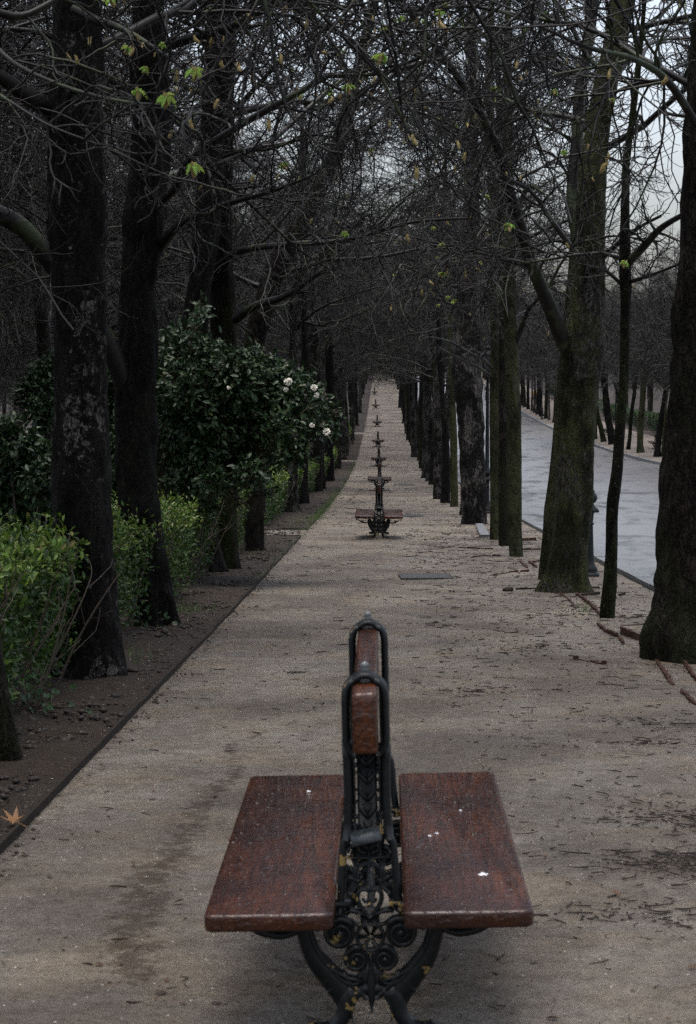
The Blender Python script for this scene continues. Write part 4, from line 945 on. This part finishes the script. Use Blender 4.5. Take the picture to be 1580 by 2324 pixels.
def lump(px, s, label, mat, name='stone', cat='stone'):
    p = gpt(*px); bm = bmesh.new(); bmesh.ops.create_icosphere(bm, subdivisions=3, radius=s); rr = np.random.default_rng(int(px[0]))
    k = rr.normal(0, 1, (6, 3)); 
    for v in bm.verts:
        q = np.array(v.co) / s; f = 1 + .12 * sum(math.sin(float(q @ kk * 2.2 + i)) for i, kk in enumerate(k)) / 2; v.co = Vector(q * s * f * [1, .8, .6])
    me = bpy.data.meshes.new(name); bm.to_mesh(me); bm.free(); me.materials.append(mat); o = link(bpy.data.objects.new(name, me)); o.location = (p[0], p[1], p[2] + s * .25); tag(o, label, cat)
    for pl in me.polygons: pl.use_smooth = True
lump((1154, 1342), .06, 'rounded brown stone in the gravel left of the mossy trunk foot', M_BRICKD)
lump((1573, 1502), .06, 'rounded pale stone at the right edge before the massive trunk', M_SLAB)
lump((1081, 1686), .012, 'small black crumb alone on the path to the right of the bench back', M_STICK)
lump((1107, 1648), .012, 'small black crumb alone on the path, upper of two beside the bench back', M_STICK)
lump((492, 2290), .012, 'black crumb on the path left of the bench feet', M_STICK); lump((366, 2263), .014, 'darker flat crumb on the path near the bottom left', M_STICK)
lump((583, 1378), .02, 'dark clod on the path near the soil edge', M_CLOD)

# steel edging strips along the soil verge
def strip(P, label):
    P = np.array(P); Q = [];
    for a, b in zip(P[:-1], P[1:]):
        n = max(2, int(np.linalg.norm(b - a) / .5)); Q += [a + (b - a) * t for t in np.linspace(0, 1, n)[:-1]]
    Q.append(P[-1]); Q = np.array(Q); rg = np.random.default_rng(3)
    z = Z(Q[:, 0], Q[:, 1]) + np.convolve(rg.normal(0, .012, len(Q) + 4), np.ones(5) / 5, mode='valid'); T = np.gradient(Q, axis=0); T /= np.linalg.norm(T, axis=1)[:, None]; N = np.column_stack([-T[:, 1], T[:, 0]]) * .007
    prof = [(-1, -.08), (-1, .036), (1, .036), (1, -.08)]
    V = np.stack([np.column_stack([Q + N * s, z + h]) for s, h in prof], 1).reshape(-1, 3); n = len(Q)
    i = np.arange(n - 1)[:, None] * 4; j = np.arange(4)[None]; k = (j + 1) % 4
    G = Geo(); G.add(V, np.stack([i + j, i + k, i + 4 + k, i + 4 + j], -1).reshape(-1, 4)); G.F.append(np.array([[0, 1, 2, 3]])); G.M.append(np.array([0], np.int32)); G.F.append(np.array([[0, 1, 2, 3]]) + 4 * (n - 1)); G.M.append(np.array([0], np.int32))
    tag(G.build('edging_strip', M_EDGE, smooth=False), label, 'edging')
strip([(-1.43, -2), (-1.43, 34.9), (-2.0, 34.9)], 'long dark edging strip on the left from the foreground to the side opening')
strip([(-2.0, 38.0), (-1.43, 38.0), (-1.43, 106)], 'edging strip starting beyond the side opening on the left')
strip([(-2.2, 109), (-1.43, 109), (-1.45, 150)], 'distant edging strip starting at the second side opening')

# ------------------------------------------------------------------ bench
def rounded_box(name, size, mat, parent, bev=.014, corner=.03, loc=(0, 0, 0)):
    bm = bmesh.new(); bmesh.ops.create_cube(bm, size=1)
    for v in bm.verts: v.co = Vector((v.co.x * size[0], v.co.y * size[1], v.co.z * size[2]))
    ve = [e for e in bm.edges if abs((e.verts[0].co - e.verts[1].co).z) > size[2] * .9]
    bmesh.ops.bevel(bm, geom=ve, offset=corner, segments=4, profile=.5, affect='EDGES')
    he = [e for e in bm.edges if abs((e.verts[0].co - e.verts[1].co).z) < 1e-5]
    bmesh.ops.bevel(bm, geom=he, offset=bev, segments=3, profile=.5, affect='EDGES')
    me = bpy.data.meshes.new(name); bm.to_mesh(me); bm.free(); me.materials.append(mat)
    for p in me.polygons: p.use_smooth = True
    o = link(bpy.data.objects.new(name, me), parent); o.location = loc
    return o
def spiral(cx, cy, r, turns, start, sgn, n=26, r1=.12):
    t = np.linspace(0, 1, n); a = start + sgn * t * turns * 2 * np.pi; rr = r * (1 - (1 - r1) * t)
    return np.column_stack([cx + rr * np.cos(a), cy + rr * np.sin(a)])
def end_frame(parent, y):
    G = Geo()
    for s in (-1, 1):
        m = lambda pts: [(s * a, b) for a, b in pts]
        S = lambda pts, w, d, **k: G.stroke(m(pts), w * 1.28, d, **k)
        S([(.052, .78), (.049, .70), (.049, .60), (.054, .52)], .019, .046)                      # column rails
        S([(.034, .77), (.033, .65), (.034, .53)], .006, .022)
        S([(.028, .938), (.045, .925), (.051, .895), (.0505, .85), (.051, .81), (.051, .775), (.044, .755), (.030, .745)], .018, .085)   # hoop side
        S([(.052, .53), (.062, .515), (.066, .49), (.069, .43), (.074, .37), (.078, .33)], .016, .034, taper=[.9, 1, 1.1])   # shoulders
        S([(.040, .50), (.050, .498), (.056, .485)], .010, .03)
        S([(.003, .455), (.026, .448), (.038, .43), (.036, .412), (.024, .41), (.020, .42)], .008, .022)
        S([(.055, .42), (.036, .415), (.028, .40), (.040, .385), (.052, .375)], .008, .02)
        S([(.0, .385), (.018, .39), (.032, .378), (.031, .355), (.016, .33), (0, .312)], .010, .026)      # heart
        S([(0, .36), (.012, .352), (.018, .362)], .006, .02)
        S([(.008, .318), (.03, .33), (.055, .333), (.062, .328)], .010, .03, taper=[.6, 1.3, .8])
        S([(.004, .305), (.022, .292), (.040, .296), (.052, .305)], .009, .02)
        G.stroke([(s * (p[0]), p[1]) for p in spiral(.080, .272, .043, 2.1, 2.6, -1)], .015, .038, taper=[1.2, 1, .8, .7])   # big scroll
        G.stroke([(s * (p[0]), p[1]) for p in spiral(.037, .203, .034, 1.8, 2.0, -1)], .014, .034, taper=[1.2, 1, .8, .7])   # small scroll
        for (qx, qz, qr) in ((.080, .272, .041), (.037, .203, .032)):
            aa = np.arange(20) * np.pi / 10; Vd = [(s * qx, .0, qz)] + [(s * qx + qr * math.cos(t_), 0, qz + qr * math.sin(t_)) for t_ in aa]; Vd = np.array(Vd)
            for yo in (-.006, .006): Vq = Vd + [0, yo, 0]; G.add(Vq, [[0, 1 + i_, 1 + (i_ + 1) % 20] for i_ in range(20)])
        G.box((s * .080, 0, .272), (.014, .04, .014), rx=0, ry=.8); G.box((s * .037, 0, .203), (.012, .036, .012), ry=.8)
        # bowl arm, from seat bracket down to waist
        S([(.175, .325), (.172, .29), (.165, .255), (.150, .215), (.125, .18), (.098, .150), (.075, .125), (.06, .105)], .045, .034, taper=[.75, .8, .85, 1, 1.1, 1.25, 1.4])
        S([(.160, .30), (.150, .25), (.128, .205), (.095, .175), (.06, .155), (.03, .150)], .010, .040)
        S([(.110, .19), (.085, .155), (.05, .135), (.02, .15)], .012, .038); S([(.075, .17), (.055, .14), (.03, .12), (.012, .10)], .014, .036)
        S([(.092, .135), (.106, .128), (.112, .116), (.104, .112)], .010, .03, taper=[1.2, 1, .4])
        # leg with paw
        S([(.045, .125), (.062, .10), (.068, .075), (.078, .046), (.102, .022), (.138, .012), (.172, .008)], .038, .045, taper=[1.1, 1, .9, .85, .8, .9, .7])
        S([(.125, .026), (.155, .024), (.178, .012)], .02, .055, taper=[.6, 1, .8])
        S([(.030, .13), (.045, .095), (.056, .06), (.05, .04)], .012, .04, taper=[1, .8, .3])
        # seat bracket
        S([(.05, .350), (.20, .350), (.39, .350)], .016, .045)
        S([(.385, .332), (.375, .318), (.362, .325)], .014, .035); S([(.36, .328), (.335, .318), (.315, .298), (.285, .280), (.255, .272), (.225, .268), (.19, .280), (.172, .30)], .016, .034, taper=[.6, 1, 1.3, 1.3, 1, .9])
        S([(.30, .315), (.275, .296), (.25, .300), (.262, .315), (.285, .322)], .009, .026); S([(.235, .30), (.215, .315), (.20, .325)], .009, .026)
        S([(.125, .318), (.14, .30), (.135, .28)], .010, .026)
        # leaf chain in the column
        for vv in (.55, .595, .64, .685, .73):
            S([(0, vv - .018), (.012, vv - .004), (.026, vv + .012)], .009, .016, taper=[1, 1.2, .3]); S([(0, vv - .006), (.010, vv + .010), (.012, vv + .02)], .006, .014, taper=[1, 1, .3])
        S([(0, .49), (.012, .505), (.028, .502), (.026, .488), (.008, .484)], .008, .02)
    G.stroke([(-.030, .935), (-.015, .948), (0, .951), (.015, .948), (.030, .935)], .022, .085)
    G.stroke([(0, .77), (0, .54)], .052, .008); G.stroke([(-.034, .47), (-.036, .40)], .014, .008); G.stroke([(.034, .47), (.036, .40)], .014, .008); G.stroke([(0, .525), (0, .475)], .08, .008); G.stroke([(0, .34), (0, .30)], .05, .012); G.stroke([(0, .185), (0, .15), (0, .105)], .10, .014, taper=[.5, 1, 1])
    G.stroke([(0, .465), (0, .40)], .010, .022); G.stroke([(0, .51), (0, .46)], .008, .02); G.stroke([(-.05, .533), (0, .536), (.05, .533)], .012, .03)
    G.stroke([(-.05, .755), (0, .748), (.05, .755)], .014, .04); G.stroke([(-.055, .472), (0, .470), (.055, .472)], .008, .022)
    a = np.linspace(0, 2 * np.pi, 13)[:-1]; G.stroke(np.column_stack([.036 * np.cos(a), .262 + .036 * np.sin(a)]), .010, .034, closed=True)   # rosette
    for q in a[::2]: G.stroke([(0.006 * math.cos(q), .262 + .006 * math.sin(q)), (.030 * math.cos(q), .262 + .030 * math.sin(q))], .012, .024, taper=[.5, 1.2])
    G.stroke([(0, .225), (0, .19), (0, .15), (0, .11), (0, .062)], .016, .036, taper=[.8, .8, 1.2, 2.0, 1.8, .3])
    G.stroke([(-.06, .118), (0, .128), (.06, .118)], .030, .03)
    o = G.build('end_frame', M_IRON, parent); o.location = (0, y, 0)
    K = Geo(); K.lathe([(.001, .945), (.011, .95), (.013, .957), (.007, .963), (.012, .971), (.009, .98), (.001, .984)], sides=12); K.build('finial', M_KNOB, o)
    return o
def make_bench():
    e = empty('park_bench'); tag(e, 'x', 'bench')
    for s in (-1, 1):
        rounded_box('seat', (.318, 1.735, .044), M_WOOD, e, .008, .026, (s * .2455, 0, .385))
    rounded_box('backrest', (.062, 1.50, .155), M_WOOD, e, .010, .012, (0, 0, .853))
    f1 = end_frame(e, -.56); f2 = end_frame(e, .56)
    G = Geo(); G.box((-.006, -.03, .532), (.078, .012, .042), ry=-.22, rx=-.75); G.tubes(np.array([[-.045, -.035, .515], [.035, -.035, .533]]), np.array([.006, .006]), 6)
    G.build('plaque', M_PLAQ, f1)
    G = Geo(); G.tubes(np.array([[0, -.56, .30], [0, .56, .30]]), np.array([.010, .010]), 8); G.tubes(np.array([[0, -.56, .56], [0, .56, .56]]), np.array([.006, .006]), 8); G.build('tie_rod', M_IRON, e)
    return e
bench = make_bench()
BL = ['nearest double sided bench with wet red brown seats, large in the foreground', 'second bench from the camera on its own soil mound', 'third bench along the path, just above the second', 'fourth bench along the path, small',
      'fifth bench along the path, dark seats', 'sixth bench along the path with a twig hanging before it', 'seventh bench along the path, tiny and dark', 'farthest bench of the line at the end of the path']
for i, (by, bx) in enumerate(BENCH_D):
    b = bench if i == 0 else copy_tree(bench)
    b.location = (bx, by, float(Z(bx, by)) + (0.0 if i == 0 else -.012)); b['label'] = BL[i]; b['group'] = 'double sided benches down the middle of the path'
    b.rotation_euler = (0, -.022 if i == 0 else random.uniform(-.01, .01), 0)
for (bx, by, lab) in [(15.35, 136, 'dark bench across the road behind the leaning trunks'), (15.4, 112, 'dark bench across the road beside the thick leaning trunk'), (15.3, 172, 'distant bench on the far pavement by the line of slim trunks')]:
    b = copy_tree(bench); b.location = (bx, by, float(Z(bx, by))); b['label'] = lab; b['group'] = 'benches on the far pavement'; b.rotation_euler = (0, 0, 0)
# rain drops standing on the nearest bench
M_DRIP = simple('rain_water', (.012, .005, .003), .08, .4, var=.2)
for sd_, seat_ in enumerate([c for c in bench.children if c.name.startswith('seat')]):
    rg = np.random.default_rng(30 + sd_); n = 520; G = Geo(); x = rg.uniform(-.145, .145, n); y = rg.uniform(-.85, .85, n); r = rg.gamma(3, .0009, n).clip(.0012, .0058)
    aa = np.arange(8) * np.pi / 4; ring = np.stack([np.cos(aa), np.sin(aa)], 1)[None] * r[:, None, None] * rg.uniform(.7, 1.3, (n, 8, 1)) + np.stack([x, y], 1)[:, None]
    z0 = .0221; V = np.concatenate([np.concatenate([ring, np.full((n, 8, 1), z0)], 2), np.concatenate([ring * .6 + np.stack([x, y], 1)[:, None] * .4, np.full((n, 8, 1), z0) + (r * .34)[:, None, None]], 2), np.stack([x, y, z0 + r * .42], 1)[:, None]], 1)
    f_ = [[i_, (i_ + 1) % 8, 8 + (i_ + 1) % 8, 8 + i_] for i_ in range(8)]; t_ = [[8 + i_, 8 + (i_ + 1) % 8, 16] for i_ in range(8)]
    b0 = (np.arange(n) * 17)[:, None, None]; G.add(V.reshape(-1, 3), (np.array(f_)[None] + b0).reshape(-1, 4)); G.F.append((np.array(t_)[None] + b0).reshape(-1, 3)); G.M.append(np.zeros(n * 8, np.int32))
    tag(G.build('water_droplets', M_DRIP, seat_), kind='stuff')
# bird droppings on the right seat of the nearest bench (marks of the seat itself)
G = Geo()
for (x, y, s) in ((.30, -.50, .014), (.17, -.05, .008), (.19, -.02, .006), (.27, .28, .005), (-.2, .6, .008)):
    rg = np.random.default_rng(int(x * 100 + 50)); a = np.linspace(0, 2 * np.pi, 13)[:-1]; rr = s * rg.uniform(.4, 1.3, 12)
    V = [(x, y, .3975)] + [(x + r_ * math.cos(q), y + r_ * 1.5 * math.sin(q), .3956) for r_, q in zip(rr, a)]
    G.add(V, [[0, 1 + i, 1 + (i + 1) % 12] for i in range(12)])
seat_r = [c for c in bench.children if c.name.startswith('seat')][1]
dr = G.build('bird_droppings', M_DROP, seat_r); dr.location = (-.2455, 0, -.3735)

# ------------------------------------------------------------------ lamp posts
def make_lamp():
    e = empty('street_lamp'); tag(e, 'x', 'street lamp')
    G = Geo(); G.lathe([(.001, 0), (.135, 0), (.135, .05), (.12, .07), (.105, .085), (.115, .11), (.095, .16), (.075, .20), (.066, .26), (.058, .5), (.052, .72), (.05, .76), (.064, .775), (.064, .79), (.052, .80),
                          (.055, .86), (.06, .92), (.06, .945), (.11, .955), (.118, .985), (.10, 1.01), (.085, 1.03), (.06, 1.06), (.06, 1.08), (.075, 1.09), (.098, 1.13), (.103, 1.17), (.09, 1.21), (.068, 1.235), (.072, 1.255), (.058, 1.275),
                          (.05, 1.30), (.045, 2.0), (.036, 3.0), (.033, 3.25), (.05, 3.27), (.05, 3.29), (.03, 3.31), (.03, 3.36), (.08, 3.40), (.10, 3.42), (.001, 3.43)], sides=20)
    lp = G.V[0]; lp[:, 2] = np.interp(lp[:, 2], [0, .5, 1.30, 3.2, 9], [0, .42, 1.09, 3.2, 9])
    for i in range(12):
        q = i * math.pi / 6; G.box((.112 * math.cos(q), .112 * math.sin(q), .81), (.02, .02, .03), rz=q)
    G.build('post', M_LAMP, e)
    H = Geo()
    for i in range(4):
        q = math.pi / 4 + i * math.pi / 2; c, s = math.cos(q), math.sin(q)
        H.tubes(np.array([[.11 * c, .11 * s, 3.42], [.20 * c, .20 * s, 3.80]]), np.array([.009, .009]), 5)
    H.box((0, 0, 3.425), (.17, .17, .02)); H.box((0, 0, 3.805), (.31, .31, .02)); H.box((0, 0, 3.87), (.30, .30, .11), taper=.6); H.lathe([(.06, 3.92), (.06, 3.97), (.09, 3.98), (.03, 4.03), (.02, 4.06), (.001, 4.10)], sides=12)
    l = H.build('lantern', M_LAMP, e, smooth=False)
    K = Geo(); v = np.array([[-.078, -.078, 3.436], [.078, -.078, 3.436], [.078, .078, 3.436], [-.078, .078, 3.436], [-.138, -.138, 3.794], [.138, -.138, 3.794], [.138, .138, 3.794], [-.138, .138, 3.794]])
    K.add(v, [[0, 1, 5, 4], [1, 2, 6, 5], [2, 3, 7, 6], [3, 0, 4, 7]]); K.build('lantern_glass', M_GLASS, l, smooth=False)
    return e
lamp = make_lamp()
LP = [(at(1338, 1000, 24.2)[0], 24.2, 'nearest black iron lamp post, half hidden behind the stout mossy trunk'), (2.52, 47.9, 'second iron lamp post, behind the broad dark grey trunk'),
      (13.5, 115.6, 'lamp post across the road partly behind the thin crooked stem'), (13.5, 169, 'distant lamp post on the far pavement among slim trunks'), (13.5, 197, 'farthest lamp post on the far pavement')]
for i, (x, y, lab) in enumerate(LP):
    l = lamp if i == 0 else copy_tree(lamp); l.location = (x, y, float(Z(x, y)) - .01); l['label'] = lab; l['group'] = 'iron lamp posts'

# ------------------------------------------------------------------ people far off
def skin_obj(name, verts, edges, radii, mat, parent):
    me = bpy.data.meshes.new(name); me.from_pydata(verts, edges, []); me.materials.append(mat); o = link(bpy.data.objects.new(name, me), parent)
    sk = o.modifiers.new('skin', 'SKIN'); sk.use_smooth_shade = True
    for i, r in enumerate(radii): me.skin_vertices[0].data[i].radius = (r, r); me.skin_vertices[0].data[i].use_root = (i == 0)
    o.modifiers.new('sub', 'SUBSURF').levels = 2; o.modifiers['sub'].render_levels = 2
    return o
def person(x, y, rz, jacket, trousers, hairc, label, hood=False):
    e = empty('person', (x, y, float(Z(x, y))), rz); tag(e, label, 'person')
    skin = simple('skin', (.42, .27, .2), .6)
    # pelvis, chest, neck, head | arms | legs mid-stride
    V = [(0, 0, .95), (0, .01, 1.15), (0, .02, 1.38), (0, .01, 1.50), (0, -.01, 1.60), (0, -.02, 1.72), (.17, .02, 1.42), (.23, .08, 1.15), (.22, -.02, .92), (.22, -.06, .82), (-.17, .02, 1.42), (-.23, -.02, 1.15), (-.22, -.16, .95), (-.22, -.22, .87),
         (.09, 0, .90), (.10, -.12, .50), (.10, -.02, .09), (.10, -.15, .04), (-.09, 0, .90), (-.10, .05, .48), (-.10, .28, .14), (-.10, .22, .05)]
    E = [(0, 1), (1, 2), (2, 3), (3, 4), (4, 5), (2, 6), (6, 7), (7, 8), (8, 9), (2, 10), (10, 11), (11, 12), (12, 13), (0, 14), (14, 15), (15, 16), (16, 17), (0, 18), (18, 19), (19, 20), (20, 21)]
    Rr = [.11, .10, .12, .05, .085, .07, .06, .042, .032, .035, .06, .042, .032, .035, .085, .06, .042, .035, .085, .06, .042, .035]
    skin_obj('body', V, E, Rr, skin, e)
    skin_obj('jacket', [(0, 0, .93), (0, .01, 1.15), (0, .02, 1.38), (0, .01, 1.49), (.17, .02, 1.42), (.23, .08, 1.15), (.22, -.02, .94), (-.17, .02, 1.42), (-.23, -.02, 1.15), (-.22, -.16, .97)],
             [(0, 1), (1, 2), (2, 3), (2, 4), (4, 5), (5, 6), (2, 7), (7, 8), (8, 9)], [.15, .15, .155, .07, .085, .065, .055, .085, .065, .055], jacket, e)
    skin_obj('trousers', [(0, 0, .93), (.09, 0, .88), (.10, -.12, .50), (.10, -.02, .13), (-.09, 0, .88), (-.10, .05, .48), (-.10, .27, .17)], [(0, 1), (1, 2), (2, 3), (0, 4), (4, 5), (5, 6)], [.13, .10, .08, .062, .10, .08, .062], trousers, e)
    skin_obj('hair', [(0, .03, 1.66), (0, .02, 1.74), (0, -.03, 1.77)], [(0, 1), (1, 2)], [.075, .085, .06], hairc, e)
    for s, p in ((0, (.10, -.08, .035)), (1, (-.10, .26, .07))):
        G = Geo(); G.box((0, 0, 0), (.09, .26, .07), taper=.25, rx=0 if s == 0 else -.5); o = G.build('shoe', M_STICK, e); o.location = p
pj = simple('mustard_jacket', (.42, .22, .03), .7, var=.15); pt = simple('grey_trousers', (.11, .11, .12), .8); ph = simple('pale_hat', (.35, .36, .45), .8)
dj = simple('dark_coat', (.02, .022, .028), .7); dt = simple('blue_jeans', (.03, .05, .09), .8); dh = simple('dark_hair', (.02, .015, .012), .6)
person(15.0, 197, 2.6, pj, pt, ph, 'person in a mustard yellow jacket and pale hat walking on the far pavement')
person(11.3, 216, .2, dj, dt, dh, 'person in a dark coat and blue jeans walking on the wet road')

# ------------------------------------------------------------------ light, sky, air
W = bpy.data.worlds.new('World'); SC.world = W; W.use_nodes = True; nt = W.node_tree
bg = nt.nodes['Background']; sky = nt.nodes.new('ShaderNodeTexSky'); sky.sky_type = 'NISHITA'; sky.sun_disc = False
SUN_EL, SUN_AZ = R_(84), R_(205)
sky.sun_elevation = SUN_EL; sky.sun_rotation = SUN_AZ; sky.air_density = 1.0; sky.dust_density = 6.0; sky.ozone_density = 1.5
hs = nt.nodes.new('ShaderNodeHueSaturation'); hs.inputs['Saturation'].default_value = .62; hs.inputs['Value'].default_value = 1.0
nt.links.new(sky.outputs[0], hs.inputs['Color']); nt.links.new(hs.outputs[0], bg.inputs['Color']); bg.inputs['Strength'].default_value = .15
sd = bpy.data.lights.new('sun', 'SUN'); sun = bpy.data.objects.new('sun', sd); COL.objects.link(sun); sd.energy = .5; sd.angle = R_(35); sd.color = (1, .97, .93)
# Nishita: sun direction for rotation a is (sin a, cos a)
dv = Vector((math.sin(SUN_AZ) * math.cos(SUN_EL), math.cos(SUN_AZ) * math.cos(SUN_EL), math.sin(SUN_EL)))
sun.rotation_euler = dv.to_track_quat('Z', 'Y').to_euler(); sun.location = (0, 0, 30)

SC.view_settings.view_transform = 'Standard'; SC.view_settings.look = 'None'; SC.view_settings.gamma = 1; SC.view_settings.exposure = 1.3
SC.cycles.use_denoising = False; SC.cycles.denoiser = 'OPENIMAGEDENOISE'; SC.cycles.denoising_prefilter = 'ACCURATE'; SC.cycles.denoising_input_passes = 'RGB_ALBEDO_NORMAL'
SC.cycles.max_bounces = 6; SC.cycles.diffuse_bounces = 2; SC.cycles.glossy_bounces = 2; SC.cycles.transmission_bounces = 2
